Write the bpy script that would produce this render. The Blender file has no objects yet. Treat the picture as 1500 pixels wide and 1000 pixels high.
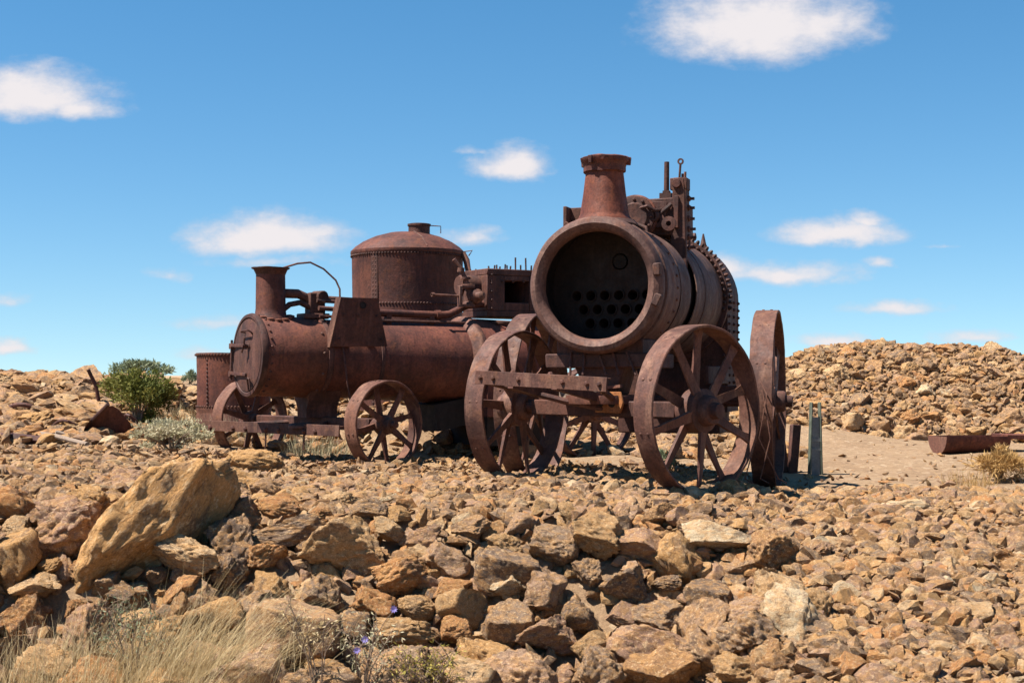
import bpy, bmesh, math, random
import numpy as np
from mathutils import Vector, Matrix, Euler, noise as mnoise
R = math.radians
rng = np.random.default_rng(7)
random.seed(7)
scene = bpy.context.scene
C = scene.collection

# ------------------------------------------------------------------ camera
F = 2083.0; HOR = 550.0; CH = 0.776          # focal length (px of a 1500 px frame), horizon row, eye height
cam = bpy.data.cameras.new('camera'); camo = bpy.data.objects.new('camera', cam); C.objects.link(camo)
camo.location = (0, 0, CH); camo.rotation_euler = (R(90), 0, 0)
cam.sensor_width = 36; cam.lens = F / 1500 * 36; cam.shift_y = (HOR - 500) / 1500
cam.clip_start = 0.1; cam.clip_end = 8000
cam.dof.use_dof = True; cam.dof.focus_distance = 10.6; cam.dof.aperture_fstop = 7.1
scene.camera = camo

# ------------------------------------------------------------------ sky, sun, exposure
SUN_AZ = -71; SUN_EL = 61                    # azimuth from the viewer's back, negative = from the left
sdir = Vector((math.sin(R(SUN_AZ)) * math.cos(R(SUN_EL)), -math.cos(R(SUN_AZ)) * math.cos(R(SUN_EL)), math.sin(R(SUN_EL))))
sl = bpy.data.lights.new('sun', 'SUN'); sl.energy = 5.0; sl.angle = R(0.53); sl.color = (1.0, 0.955, 0.88)
so = bpy.data.objects.new('sun', sl); C.objects.link(so); so.rotation_euler = sdir.to_track_quat('Z', 'Y').to_euler()
so.location = sdir * 50
scene.view_settings.view_transform = 'Standard'; scene.view_settings.look = 'None'
scene.view_settings.exposure = 1.38; scene.view_settings.gamma = 1.0

CLOUDS = [  # centre x, y, width, height (in the frame's pixels, turned into directions), strength
    (40, 132, 300, 126, 1.05), (115, 155, 170, 64, .85), (150, 120, 90, 16, .28),
    (392, 340, 290, 104, 1.05), (470, 335, 120, 60, .7), (400, 380, 250, 34, .5),
    (748, 236, 150, 86, 1.0), (690, 218, 60, 22, .45), (1105, 22, 380, 200, 1.05), (1200, 22, 230, 160, .85),
    (1225, 338, 230, 70, 1.0), (1265, 322, 90, 44, .75), (1150, 398, 290, 52, .85), (1065, 388, 110, 60, .85), (1285, 383, 70, 26, .6),
    (690, 344, 120, 44, .7), (12, 505, 95, 36, .95), (1222, 498, 160, 36, .8), (1310, 447, 180, 40, .75),
    (1375, 363, 60, 12, .4), (1425, 487, 150, 34, .65), (330, 470, 230, 40, .5), (240, 398, 90, 36, .48), (10, 437, 90, 36, .5), (300, 515, 120, 34, .55)]
w = bpy.data.worlds.new('World'); scene.world = w; w.use_nodes = True
nt = w.node_tree; nt.nodes.clear()
def wn(t, **k):
    n = nt.nodes.new(t)
    for a, b in k.items(): setattr(n, a, b)
    return n
def wmath(op, a, b=None, c=None, clamp=False):
    n = wn('ShaderNodeMath', operation=op, use_clamp=clamp)
    for i, v in enumerate((a, b, c)):
        if v is None: continue
        if isinstance(v, (int, float)): n.inputs[i].default_value = v
        else: nt.links.new(v, n.inputs[i])
    return n.outputs[0]
def wvec(op, a, b=None):
    n = wn('ShaderNodeVectorMath', operation=op)
    for i, v in enumerate((a, b)):
        if v is None: continue
        if isinstance(v, tuple): n.inputs[i].default_value = v
        else: nt.links.new(v, n.inputs[i])
    return n
tcw = wn('ShaderNodeTexCoord')
sep = wn('ShaderNodeSeparateXYZ'); nt.links.new(tcw.outputs['Generated'], sep.inputs[0])
dx, dy, dz = sep.outputs
ysafe = wmath('MAXIMUM', dy, 0.05)
u = wmath('DIVIDE', dx, ysafe); v = wmath('DIVIDE', dz, ysafe)
uv = wn('ShaderNodeCombineXYZ'); nt.links.new(u, uv.inputs[0]); nt.links.new(v, uv.inputs[1])
def wnoise(vec, scale, detail, rough=.55, stretch=(1, 1, 1)):
    m = wn('ShaderNodeMapping'); m.inputs['Scale'].default_value = stretch; nt.links.new(vec, m.inputs[0])
    n = wn('ShaderNodeTexNoise'); n.inputs['Scale'].default_value = scale; n.inputs['Detail'].default_value = detail
    n.inputs['Roughness'].default_value = rough; nt.links.new(m.outputs[0], n.inputs['Vector']); return n
nw = wnoise(uv.outputs[0], 22, 5, .6, (1, 1.7, 1))
off = wvec('SUBTRACT', nw.outputs['Color'], (.5, .5, .5)); off = wvec('MULTIPLY', off.outputs[0], (.035, .016, 0))
uvw = wvec('ADD', uv.outputs[0], off.outputs[0]).outputs[0]
acc = None
for cx, cy, cw, ch, s in CLOUDS:
    d = wvec('SUBTRACT', uvw, ((cx - 750) / F, (HOR - cy - ch * .12) / F, 0))
    d = wvec('MULTIPLY', d.outputs[0], (2 * F / cw, 2 * F / ch, 0))
    lo = wvec('MULTIPLY', wvec('MINIMUM', d.outputs[0], (0, 0, 0)).outputs[0], (0, .8, 0))      # flat bases
    d = wvec('ADD', d.outputs[0], lo.outputs[0])
    l = wvec('LENGTH', d.outputs[0]).outputs['Value']
    m = wmath('MULTIPLY', wmath('SUBTRACT', 1.12, l, clamp=True), s)
    acc = m if acc is None else wmath('MAXIMUM', acc, m)
front = wmath('GREATER_THAN', dy, 0.3)
acc = wmath('MULTIPLY', acc, front)
# the same scattered fair-weather clouds go on all round the sky
zs = wmath('ADD', wmath('MAXIMUM', dz, 0.0), .12)
pl = wn('ShaderNodeCombineXYZ'); nt.links.new(wmath('DIVIDE', dx, zs), pl.inputs[0]); nt.links.new(wmath('DIVIDE', dy, zs), pl.inputs[1])
gn = wnoise(pl.outputs[0], 1.1, 6, .55)
gen = wmath('MULTIPLY', wmath('SUBTRACT', gn.outputs['Fac'], .60, clamp=True), 5.0, clamp=True)
wide = wmath('MAXIMUM', wmath('SUBTRACT', wmath('ABSOLUTE', u), .40), wmath('SUBTRACT', v, .29))
outm = wmath('MULTIPLY', wmath('MAXIMUM', wmath('MULTIPLY', wide, 12.0, clamp=True), wmath('LESS_THAN', dy, .3)), wmath('GREATER_THAN', dz, 0.01))
acc = wmath('MAXIMUM', acc, wmath('MULTIPLY', gen, outm))
fine = wnoise(uv.outputs[0], 38, 8, .66, (1, 1.7, 1))
dens = wmath('ADD', acc, wmath('MULTIPLY', wmath('SUBTRACT', fine.outputs['Fac'], .53), .95))
dens = wmath('MULTIPLY', dens, wmath('MULTIPLY', acc, 8.0, clamp=True))
mr = wn('ShaderNodeMapRange', interpolation_type='SMOOTHSTEP'); mr.inputs[1].default_value = .02; mr.inputs[2].default_value = .88
nt.links.new(dens, mr.inputs[0])
ccol = wn('ShaderNodeMix', data_type='RGBA'); ccol.inputs[6].default_value = (4.1, 4.0, 4.3, 1); ccol.inputs[7].default_value = (5.2, 4.95, 5.05, 1)
nt.links.new(mr.outputs[0], ccol.inputs[0])
sky = wn('ShaderNodeTexSky', sky_type='NISHITA'); sky.sun_disc = False
sky.sun_elevation = R(SUN_EL); sky.sun_rotation = math.atan2(sdir.x, sdir.y)
sky.altitude = 300; sky.air_density = 1.0; sky.dust_density = 0.1; sky.ozone_density = 1.5
lift = wvec('ADD', tcw.outputs['Generated'], (0, 0, .075)); lift = wvec('NORMALIZE', lift.outputs[0]); nt.links.new(lift.outputs[0], sky.inputs['Vector'])   # clear dry air: the pale horizon band lies low
hs = wn('ShaderNodeHueSaturation'); hs.inputs['Saturation'].default_value = 1.33; hs.inputs['Value'].default_value = .91
hs.inputs['Hue'].default_value = .493
nt.links.new(sky.outputs[0], hs.inputs['Color'])
mixc = wn('ShaderNodeMix', data_type='RGBA'); nt.links.new(mr.outputs[0], mixc.inputs[0]); nt.links.new(hs.outputs[0], mixc.inputs[6]); nt.links.new(ccol.outputs[2], mixc.inputs[7])
bg = wn('ShaderNodeBackground'); bg.inputs['Strength'].default_value = 0.065; nt.links.new(mixc.outputs[2], bg.inputs['Color'])
ow = wn('ShaderNodeOutputWorld'); nt.links.new(bg.outputs[0], ow.inputs['Surface'])

# ------------------------------------------------------------------ materials
class Mat:
    def __init__(s, name, rough=.85, spec=.25):
        s.m = bpy.data.materials.new(name); s.m.use_nodes = True; s.nt = s.m.node_tree
        s.b = s.nt.nodes['Principled BSDF']; s.b.inputs['Roughness'].default_value = rough; s.b.inputs['Specular IOR Level'].default_value = spec
    def n(s, t, **k):
        n = s.nt.nodes.new(t)
        for a, b in k.items(): setattr(n, a, b)
        return n
    def l(s, a, b): s.nt.links.new(a, b)
    def noise(s, vec, scale, detail=5, rough=.6, stretch=None, dist=0):
        if stretch:
            m = s.n('ShaderNodeMapping'); m.inputs['Scale'].default_value = stretch; s.l(vec, m.inputs[0]); vec = m.outputs[0]
        n = s.n('ShaderNodeTexNoise'); n.inputs['Scale'].default_value = scale; n.inputs['Detail'].default_value = detail
        n.inputs['Roughness'].default_value = rough; n.inputs['Distortion'].default_value = dist; s.l(vec, n.inputs['Vector']); return n.outputs['Fac']
    def ramp(s, fac, stops, interp='LINEAR'):
        r = s.n('ShaderNodeValToRGB'); r.color_ramp.interpolation = interp
        e = r.color_ramp.elements
        while len(e) < len(stops): e.new(.5)
        for el, (p, c) in zip(e, stops):
            el.position = p; el.color = (c, c, c, 1) if isinstance(c, (int, float)) else (*c, 1)
        s.l(fac, r.inputs[0]); return r.outputs[0]
    def mix(s, fac, a, b, mode='MIX'):
        n = s.n('ShaderNodeMix', data_type='RGBA', blend_type=mode)
        for i, val in ((0, fac), (6, a), (7, b)):
            if isinstance(val, (int, float)): n.inputs[i].default_value = val
            elif isinstance(val, tuple): n.inputs[i].default_value = (*val, 1)
            else: s.l(val, n.inputs[i])
        return n.outputs[2]
    def math(s, op, a, b=None, clamp=False):
        n = s.n('ShaderNodeMath', operation=op, use_clamp=clamp)
        for i, val in enumerate((a, b)):
            if val is None: continue
            if isinstance(val, (int, float)): n.inputs[i].default_value = val
            else: s.l(val, n.inputs[i])
        return n.outputs[0]
    def bump(s, h, strength=.5, dist=.01, prev=None):
        b = s.n('ShaderNodeBump'); b.inputs['Strength'].default_value = strength; b.inputs['Distance'].default_value = dist
        s.l(h, b.inputs['Height'])
        if prev: s.l(prev, b.inputs['Normal'])
        return b.outputs[0]
    def out(s, col, normal=None, rough=None):
        s.l(col, s.b.inputs['Base Color'])
        if normal: s.l(normal, s.b.inputs['Normal'])
        if rough: s.l(rough, s.b.inputs['Roughness'])
        return s.m

def rust(name, dark, mid, light, orange=(.30, .12, .045), amt=.45, dusty=.4):
    M = Mat(name, .78, .28)
    tc = M.n('ShaderNodeTexCoord'); oi = M.n('ShaderNodeObjectInfo')
    ad = M.n('ShaderNodeVectorMath', operation='ADD'); M.l(tc.outputs['Object'], ad.inputs[0])
    cx = M.n('ShaderNodeCombineXYZ'); r = M.math('MULTIPLY', oi.outputs['Random'], 17.0); M.l(r, cx.inputs[0]); M.l(r, cx.inputs[1]); M.l(ad.inputs[1].links[0].from_socket if ad.inputs[1].links else r, cx.inputs[2])
    M.l(cx.outputs[0], ad.inputs[1]); P = ad.outputs[0]
    a = M.noise(P, 3.2, 8, .68); st = M.noise(P, 2.4, 6, .62, (5, 5, .5)); f = M.noise(P, 55, 4, .7); g = M.noise(P, 11, 6, .65); st2 = M.noise(P, 5.5, 5, .6, (5, 5, .45)); big = M.noise(P, 1.1, 3, .5)
    col = M.mix(M.ramp(a, [(.36, 0), (.60, 1)]), dark, mid)
    col = M.mix(M.math('MULTIPLY', M.ramp(st, [(.50, 0), (.70, 1)]), dusty), col, light)
    col = M.mix(M.math('MULTIPLY', M.ramp(st2, [(.52, 0), (.66, 1)]), .55), col, dark)
    col = M.mix(M.math('MULTIPLY', M.ramp(g, [(.56, 0), (.70, 1)]), amt), col, orange)
    col = M.mix(M.math('MULTIPLY', M.ramp(big, [(.52, 0), (.66, 1)]), amt * .6), col, orange)
    col = M.mix(M.math('MULTIPLY', M.ramp(M.noise(P, 24, 5, .7), [(.55, 0), (.64, 1)]), .55), col, dark)
    col = M.mix(1.0, col, M.ramp(f, [(.25, .58), (.75, 1.28)]), 'MULTIPLY')
    col = M.mix(1.0, col, M.ramp(oi.outputs['Random'], [(0, (.78, .76, .76)), (.5, (1.0, .98, .96)), (1, (1.16, 1.04, .98))]), 'MULTIPLY')
    h = M.math('ADD', M.math('MULTIPLY', f, .4), M.math('MULTIPLY', g, 1.1))
    return M.out(col, M.bump(h, .55, .007, M.bump(a, .3, .02)), M.ramp(g, [(.3, .58), (.7, .88)]))
rust_red = rust('rust_red', (.040, .014, .011), (.125, .040, .025), (.165, .064, .044), (.21, .075, .030), amt=.40)
rust_brown = rust('rust_brown', (.032, .014, .011), (.092, .036, .026), (.155, .072, .052), (.18, .070, .030), amt=.32, dusty=.55)
rust_wheel = rust('rust_wheel', (.050, .021, .016), (.130, .057, .040), (.205, .110, .072), (.20, .085, .038), amt=.38, dusty=.7)
rust_grey = rust('rust_grey', (.045, .021, .017), (.110, .055, .042), (.195, .116, .084), (.185, .070, .034), amt=.45, dusty=.70)
rust_stack = rust('rust_stack', (.055, .015, .010), (.150, .045, .023), (.185, .068, .040), (.22, .072, .028), amt=.40, dusty=.35)
rust_orange = rust('rust_orange', (.12, .04, .015), (.26, .10, .03), (.30, .15, .07), (.36, .15, .04), amt=.6)
soot_shade = rust('soot_shade', (.010, .008, .007), (.020, .014, .012), (.030, .019, .015), (.040, .020, .013), amt=.3)  # near-black: sooty smokebox, and shade painted into gaps, holes and undersides
plate_dark = rust('plate_dark', (.014, .009, .007), (.030, .017, .013), (.042, .025, .019), (.045, .022, .013), amt=.3)
def simple(name, c1, c2, scale=8, rough=.85, stretch=None, bump=.3):
    M = Mat(name, rough); tc = M.n('ShaderNodeTexCoord'); P = tc.outputs['Object']
    n = M.noise(P, scale, 6, .65, stretch); f = M.noise(P, scale * 7, 4, .7, stretch)
    col = M.mix(M.ramp(n, [(.3, 0), (.7, 1)]), c1, c2); col = M.mix(1.0, col, M.ramp(f, [(.25, .7), (.75, 1.2)]), 'MULTIPLY')
    return M.out(col, M.bump(M.math('ADD', n, f), bump, .006))
wood = simple('weathered_wood', (.136, .093, .068), (.272, .204, .153), 4, .9, (1, 12, 12))
zinc = simple('galvanised_steel', (.09, .09, .085), (.20, .20, .19), 9, .5)
green_paint = simple('faded_green_paint', (.05, .06, .045), (.12, .13, .095), 14, .8)
twig = simple('dry_twig', (.136, .085, .060), (.255, .187, .128), 20, .9)

ROCKS = [(.0, (.275, .165, .078)), (.11, (.29, .160, .064)), (.22, (.325, .215, .118)), (.34, (.20, .105, .048)), (.46, (.27, .120, .044)), (.57, (.215, .130, .076)),
         (.67, (.165, .108, .070)), (.76, (.21, .122, .080)), (.84, (.118, .078, .054)), (.90, (.25, .155, .100)), (.97, (.36, .275, .175))]
def rockmat(name, mass):
    M = Mat(name, .92, .2); q = 1.0 if mass else 1.52
    def K(*c): return tuple(x * q for x in c)
    if mass:
        at = M.n('ShaderNodeAttribute', attribute_name='tone'); tone = at.outputs['Fac']
        ge = M.n('ShaderNodeNewGeometry'); P = ge.outputs['Position']; k = 7.0
    else:
        oi = M.n('ShaderNodeObjectInfo'); sp = M.n('ShaderNodeSeparateColor'); M.l(oi.outputs['Color'], sp.inputs[0]); tone = sp.outputs[0]
        tc = M.n('ShaderNodeTexCoord'); ad = M.n('ShaderNodeVectorMath', operation='ADD'); M.l(tc.outputs['Object'], ad.inputs[0])
        cx = M.n('ShaderNodeCombineXYZ'); M.l(M.math('MULTIPLY', oi.outputs['Random'], 31.0), cx.inputs[0]); M.l(M.math('MULTIPLY', oi.outputs['Random'], 13.0), cx.inputs[2]); M.l(cx.outputs[0], ad.inputs[1])
        P = ad.outputs[0]; k = 1.0
    base = M.ramp(tone, [(p, K(*c)) for p, c in ROCKS], 'CONSTANT')
    n1 = M.noise(P, 1.3 * k * (1.6 if mass else 1), 8, .7, None, .4); n2 = M.noise(P, 2.6 * k, 8, .68, (1, 1, 1.9), .6); n3 = M.noise(P, 9 * k, 6, .75); n4 = M.noise(P, 32 * k, 3, .7)
    n5 = M.noise(P, 4.2 * k, 10, .78, None, .5)
    vo = M.n('ShaderNodeTexVoronoi', feature='DISTANCE_TO_EDGE'); vo.inputs['Scale'].default_value = 1.5 * k
    wp = M.n('ShaderNodeVectorMath', operation='ADD'); nz = M.n('ShaderNodeTexNoise'); nz.inputs['Scale'].default_value = 2.0 * k; nz.inputs['Detail'].default_value = 6; M.l(P, nz.inputs['Vector']); M.l(P, wp.inputs[0])
    sc = M.n('ShaderNodeVectorMath', operation='SCALE'); sc.inputs['Scale'].default_value = .55 / k; M.l(nz.outputs['Color'], sc.inputs[0]); M.l(sc.outputs[0], wp.inputs[1]); M.l(wp.outputs[0], vo.inputs['Vector'])
    crack = M.ramp(vo.outputs['Distance'], [(0, 0), (.028, 1)])
    col = M.mix(M.math('MULTIPLY', M.ramp(n2, [(.44, 0), (.56, 1)]), .62), base, K(.33, .172, .062))
    col = M.mix(M.math('MULTIPLY', M.ramp(n1, [(.54, 0), (.61, 1)]), .58), col, K(.085, .056, .040))
    col = M.mix(M.math('MULTIPLY', M.ramp(n5, [(.54, 0), (.61, 1)]), .50), col, K(.085, .052, .034))
    col = M.mix(M.math('MULTIPLY', M.ramp(n3, [(.54, 0), (.62, 1)]), .68), col, K(.43, .30, .17))
    col = M.mix(M.math('MULTIPLY', M.ramp(n3, [(.32, 1), (.42, 0)]), .6), col, K(.052, .034, .024))
    col = M.mix(1.0, col, M.ramp(n4, [(.25, .62), (.75, 1.28)]), 'MULTIPLY')
    if not mass: col = M.mix(1.0, col, M.mix(crack, (.72, .68, .66), (1.0, 1.0, 1.0)), 'MULTIPLY')
    h = M.math('ADD', M.math('ADD', n3, M.math('MULTIPLY', n5, 1.3)), M.math('MULTIPLY', n4, .35))
    nb = M.bump(h, 1.0, .018 if not mass else .007)
    nb = M.bump(n2, .6, .03 if not mass else .012, nb)
    if not mass: nb = M.bump(crack, .35, .008, nb)
    return M.out(col, nb)
rock_one = rockmat('rock', False); rock_mass = rockmat('rubble', True)

def groundmat():
    M = Mat('dirt', .95, .15); ge = M.n('ShaderNodeNewGeometry'); P = ge.outputs['Position']
    n1 = M.noise(P, .7, 8, .65); n2 = M.noise(P, 6, 8, .7); n3 = M.noise(P, 40, 5, .75); n5 = M.noise(P, 130, 3, .8)
    col = M.mix(M.ramp(n1, [(.35, 0), (.65, 1)]), (.280, .176, .100), (.336, .224, .132))
    col = M.mix(M.math('MULTIPLY', M.ramp(n2, [(.48, 0), (.68, 1)]), .55), col, (.176, .104, .060))
    vo = M.n('ShaderNodeTexVoronoi'); vo.inputs['Scale'].default_value = 28; M.l(P, vo.inputs['Vector'])
    sp = M.n('ShaderNodeSeparateColor'); M.l(vo.outputs['Color'], sp.inputs[0])
    col = M.mix(M.math('MULTIPLY', M.ramp(sp.outputs[0], [(.62, 0), (.66, 1)]), .55), col, M.ramp(sp.outputs[1], [(0, (.160, .104, .072)), (.5, (.360, .224, .120)), (1, (.480, .360, .240))]))
    col = M.mix(1.0, col, M.ramp(n5, [(.25, .72), (.75, 1.18)]), 'MULTIPLY')
    return M.out(col, M.bump(n3, .7, .03, M.bump(M.math('ADD', n2, n5), .5, .04)))
dirt = groundmat()
def leafmat(name, stops, trans=.25):
    M = Mat(name, .7, .2); at = M.n('ShaderNodeAttribute', attribute_name='tone')
    col = M.ramp(at.outputs['Fac'], stops)
    M.b.inputs['Transmission Weight'].default_value = 0
    M.l(col, M.b.inputs['Base Color'])
    tr = M.n('ShaderNodeBsdfTranslucent'); M.l(col, tr.inputs[0]); ms = M.n('ShaderNodeMixShader'); ms.inputs[0].default_value = trans
    M.l(M.b.outputs[0], ms.inputs[1]); M.l(tr.outputs[0], ms.inputs[2]); M.l(ms.outputs[0], M.nt.nodes['Material Output'].inputs[0])
    return M.m
leaf_green = leafmat('leaf_green', [(0, (.051, .064, .015)), (.5, (.119, .128, .025)), (1, (.230, .204, .051))])
leaf_grey = leafmat('leaf_grey_green', [(0, (.111, .136, .076)), (.5, (.170, .196, .111)), (1, (.255, .264, .162))])
leaf_salt = leafmat('leaf_saltbush', [(0, (.255, .230, .128)), (.5, (.374, .332, .204)), (1, (.493, .425, .281))])
straw = leafmat('straw', [(0, (.306, .212, .093)), (.5, (.493, .365, .187)), (1, (.629, .510, .306))], .3)
straw_gold = leafmat('straw_gold', [(0, (.289, .162, .051)), (.5, (.425, .255, .093)), (1, (.527, .357, .162))], .3)
petal = leafmat('petal_violet', [(0, (.238, .187, .468)), (1, (.357, .306, .612))], .2)
bud = leafmat('bud_olive', [(0, (.187, .153, .025)), (1, (.357, .289, .068))], .2)

# ------------------------------------------------------------------ mesh helpers
def link(o, parent=None):
    C.objects.link(o)
    if parent: o.parent = parent
    return o
def tag(o, label=None, cat=None, group=None, kind=None):
    for k, val in (('label', label), ('category', cat), ('group', group), ('kind', kind)):
        if val: o[k] = val
    return o
def thing(name, label, cat, loc=(0, 0, 0), rz=0, group=None):
    o = bpy.data.objects.new(name, None); o.empty_display_size = .2; link(o)
    o.location = loc; o.rotation_euler = (0, 0, rz); return tag(o, label, cat, group)
class MB:
    def __init__(s): s.v = []; s.f = []
    def add(s, vs, fs, M=None):
        o = len(s.v)
        s.v += [tuple(M @ Vector(p)) if M is not None else tuple(p) for p in vs]
        s.f += [tuple(i + o for i in f) for f in fs]; return s
    def box(s, c, d, M=None, rot=None):
        x, y, z = d[0] / 2, d[1] / 2, d[2] / 2
        vs = [Vector((i * x, j * y, k * z)) for i in (-1, 1) for j in (-1, 1) for k in (-1, 1)]
        if rot: e = Euler(rot).to_matrix(); vs = [e @ p for p in vs]
        vs = [p + Vector(c) for p in vs]
        return s.add(vs, [(0, 1, 3, 2), (4, 6, 7, 5), (0, 4, 5, 1), (2, 3, 7, 6), (0, 2, 6, 4), (1, 5, 7, 3)], M)
    def lathe(s, prof, axis='z', c=(0, 0, 0), seg=48, closed=False, a0=0, a1=2 * math.pi, M=None):
        full = abs(a1 - a0 - 2 * math.pi) < 1e-6; na = seg if full else seg + 1
        vs = []; fs = []; n = len(prof)
        for i in range(na):
            t = a0 + (a1 - a0) * i / seg; ct, st = math.cos(t), math.sin(t)
            for r, h in prof:
                p = {'z': (r * ct, r * st, h), 'y': (r * ct, h, r * st), 'x': (h, r * ct, r * st)}[axis]
                vs.append((p[0] + c[0], p[1] + c[1], p[2] + c[2]))
        for i in range(seg):
            j = (i + 1) % na
            for k in range(n if closed else n - 1):
                q = (k + 1) % n; fs.append((i * n + k, j * n + k, j * n + q, i * n + q))
        return s.add(vs, fs, M)
    def tube(s, pts, r, seg=8, cap=True, M=None):
        pts = [Vector(p) for p in pts]; vs = []; fs = []; n = len(pts)
        rr = r if isinstance(r, (list, tuple)) else [r] * n
        up = None
        for i, p in enumerate(pts):
            t = (pts[min(i + 1, n - 1)] - pts[max(i - 1, 0)]).normalized()
            if up is None: up = Vector((0, 0, 1)) if abs(t.z) < .9 else Vector((1, 0, 0))
            b = t.cross(up).normalized(); up = b.cross(t).normalized()
            for k in range(seg):
                a = 2 * math.pi * k / seg; vs.append(p + (b * math.cos(a) + up * math.sin(a)) * rr[i])
        for i in range(n - 1):
            for k in range(seg):
                q = (k + 1) % seg; fs.append((i * seg + k, i * seg + q, (i + 1) * seg + q, (i + 1) * seg + k))
        if cap: fs += [tuple(range(seg - 1, -1, -1)), tuple(range((n - 1) * seg, n * seg))]
        return s.add(vs, fs, M)
    def prism(s, poly, h0, h1, axis='z', M=None):
        n = len(poly); P = {'z': lambda a, b, h: (a, b, h), 'y': lambda a, b, h: (a, h, b), 'x': lambda a, b, h: (h, a, b)}[axis]
        vs = [P(a, b, h0) for a, b in poly] + [P(a, b, h1) for a, b in poly]
        fs = [tuple(range(n - 1, -1, -1)), tuple(range(n, 2 * n))] + [(i, (i + 1) % n, n + (i + 1) % n, n + i) for i in range(n)]
        return s.add(vs, fs, M)
    def bolt(s, p, nrm, r=.012, h=.012, seg=6):
        q = Vector(nrm).normalized().to_track_quat('Z', 'Y').to_matrix().to_4x4(); q.translation = Vector(p)
        return s.lathe([(r, -.004), (r, h * .45), (r * .6, h * .9), (0.0005, h)], 'z', seg=seg, M=q)
    def build(s, name, mat, parent=None, angle=38, noise=0, nscale=3, bevel=0, M=None, color=None, kind=None, loc=None, rot=None):
        me = bpy.data.meshes.new(name); me.from_pydata(s.v, [], s.f)
        bm = bmesh.new(); bm.from_mesh(me)
        bmesh.ops.recalc_face_normals(bm, faces=bm.faces)
        if bevel:
            es = [e for e in bm.edges if e.is_manifold and e.calc_face_angle(0) > R(40)]
            bmesh.ops.bevel(bm, geom=es, offset=bevel, segments=1, affect='EDGES', clamp_overlap=True)
        if noise:
            for vt in bm.verts: vt.co += mnoise.noise_vector(vt.co * nscale) * noise + mnoise.noise_vector(vt.co * nscale * 3.7) * noise * .4
        bm.to_mesh(me); bm.free()
        me.polygons.foreach_set('use_smooth', [True] * len(me.polygons)); me.set_sharp_from_angle(angle=R(angle))
        me.materials.append(mat); o = bpy.data.objects.new(name, me); link(o, parent)
        if M is not None: o.matrix_local = M
        if loc: o.location = loc
        if rot: o.rotation_euler = rot
        if kind: o['kind'] = kind
        return o

# ------------------------------------------------------------------ terrain
def ss(a, b, x):
    t = np.clip((x - a) / (b - a), 0, 1); return t * t * (3 - 2 * t)
def fbm(x, y):
    return (np.sin(x * 2.1 + 1.3 * np.sin(y * 1.7)) * np.sin(y * 2.4 + 1.1 * np.sin(x * 1.3 + 2)) * .5 + np.sin(x * 5.3 + y * 2.2 + 1) * np.sin(y * 4.7 - x * 1.9) * .28 + np.sin(x * 11 + 3 * np.sin(y * 3)) * np.sin(y * 12.3 + x) * .12)
def G(x, y):
    x = np.asarray(x, float); y = np.asarray(y, float)
    wall = np.interp(y, [0, 6.6, 7.0, 7.38, 7.72, 8.1, 8.7, 100], [-.86, -.84, -.74, -.48, -.17, -.02, 0, 0])
    slope = np.interp(y, [0, 5.2, 6.2, 8.0, 9.4, 100], [-.86, -.80, -.60, -.22, -.015, 0])
    k = ss(.75, 1.6, x + .25 * np.sin(y * 3))
    z = wall * (1 - k) + slope * k
    z = z + .13 * ss(-1.6, -3.2, x) * ss(7.4, 8.6, y) - .085 * ss(1.35, 1.9, x) * ss(8.6, 9.6, y) * ss(14, 12, y)
    left = ss(-3.3, -4.6, x)
    ridge = .57 * (left * ss(13.2, 17.2, y) + (1 - left) * ss(16.6, 19.5, y) * ss(2.8, 1.4, x))
    z = z + ridge + .55 * ss(17, 30, y) * ss(1.4, 2.8, x) + .22 * ss(14, 18, y) * ss(5.2, 3.4, x) * ss(1.6, 2.6, x)
    z = z + .5 * np.exp(-((x + 1.15) / .75) ** 2 - ((y - 14.25) / .38) ** 2)
    z = z + fbm(x, y) * .03 * ss(40, 20, y)
    return np.where(y > 40, z - .02 * np.minimum(y - 40, 6), z)
def wallm(x, y): return .08 * ss(6.6, 6.9, y) * ss(8.25, 7.9, y) * ss(1.35, .95, x) * ss(-4.6, -4.2, x)
def g1(x, y): return float(G(x, y))
def ray(px, py, off=0.0):
    a, b = (px - 750) / F, (HOR - py) / F
    ds = np.linspace(5.0, 40, 7000); d = CH + b * ds - G(a * ds, ds) - off
    i = np.argmax(d <= 0) if (d <= 0).any() else len(ds) - 1
    d = ds[i]; return Vector((a * d, d, CH + b * d))
def at(px, py, d): return Vector(((px - 750) / F * d, d, CH + (HOR - py) / F * d))
def grid_mesh(name, xs, ys, zf, mat):
    X, Y = np.meshgrid(xs, ys); Z = zf(X, Y); nx, ny = len(xs), len(ys)
    co = np.stack([X, Y, Z], -1).reshape(-1, 3)
    i = np.arange(nx * ny).reshape(ny, nx); q = np.stack([i[:-1, :-1], i[:-1, 1:], i[1:, 1:], i[1:, :-1]], -1).reshape(-1, 4)
    me = bpy.data.meshes.new(name); me.vertices.add(len(co)); me.vertices.foreach_set('co', co.ravel())
    me.loops.add(q.size); me.loops.foreach_set('vertex_index', q.ravel()); me.polygons.add(len(q)); me.polygons.foreach_set('loop_start', np.arange(len(q)) * 4)
    me.update(calc_edges=True); me.polygons.foreach_set('use_smooth', np.ones(len(q), bool)); me.materials.append(mat)
    o = bpy.data.objects.new(name, me); link(o); o['kind'] = 'structure'; return o
far = np.array([30, 45, 80, 200, 600, 2000, 5000.])
xs = np.concatenate([-far[::-1], np.arange(-14, 14.01, .1), far]); ys = np.concatenate([[-300, -60, -10, 0, 3], np.arange(4.5, 24, .09), [26, 30, 36, 50, 100, 400, 1500, 6000]])
ground = grid_mesh('ground', xs, ys, lambda x, y: G(x, y) - wallm(x, y), dirt)
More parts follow.
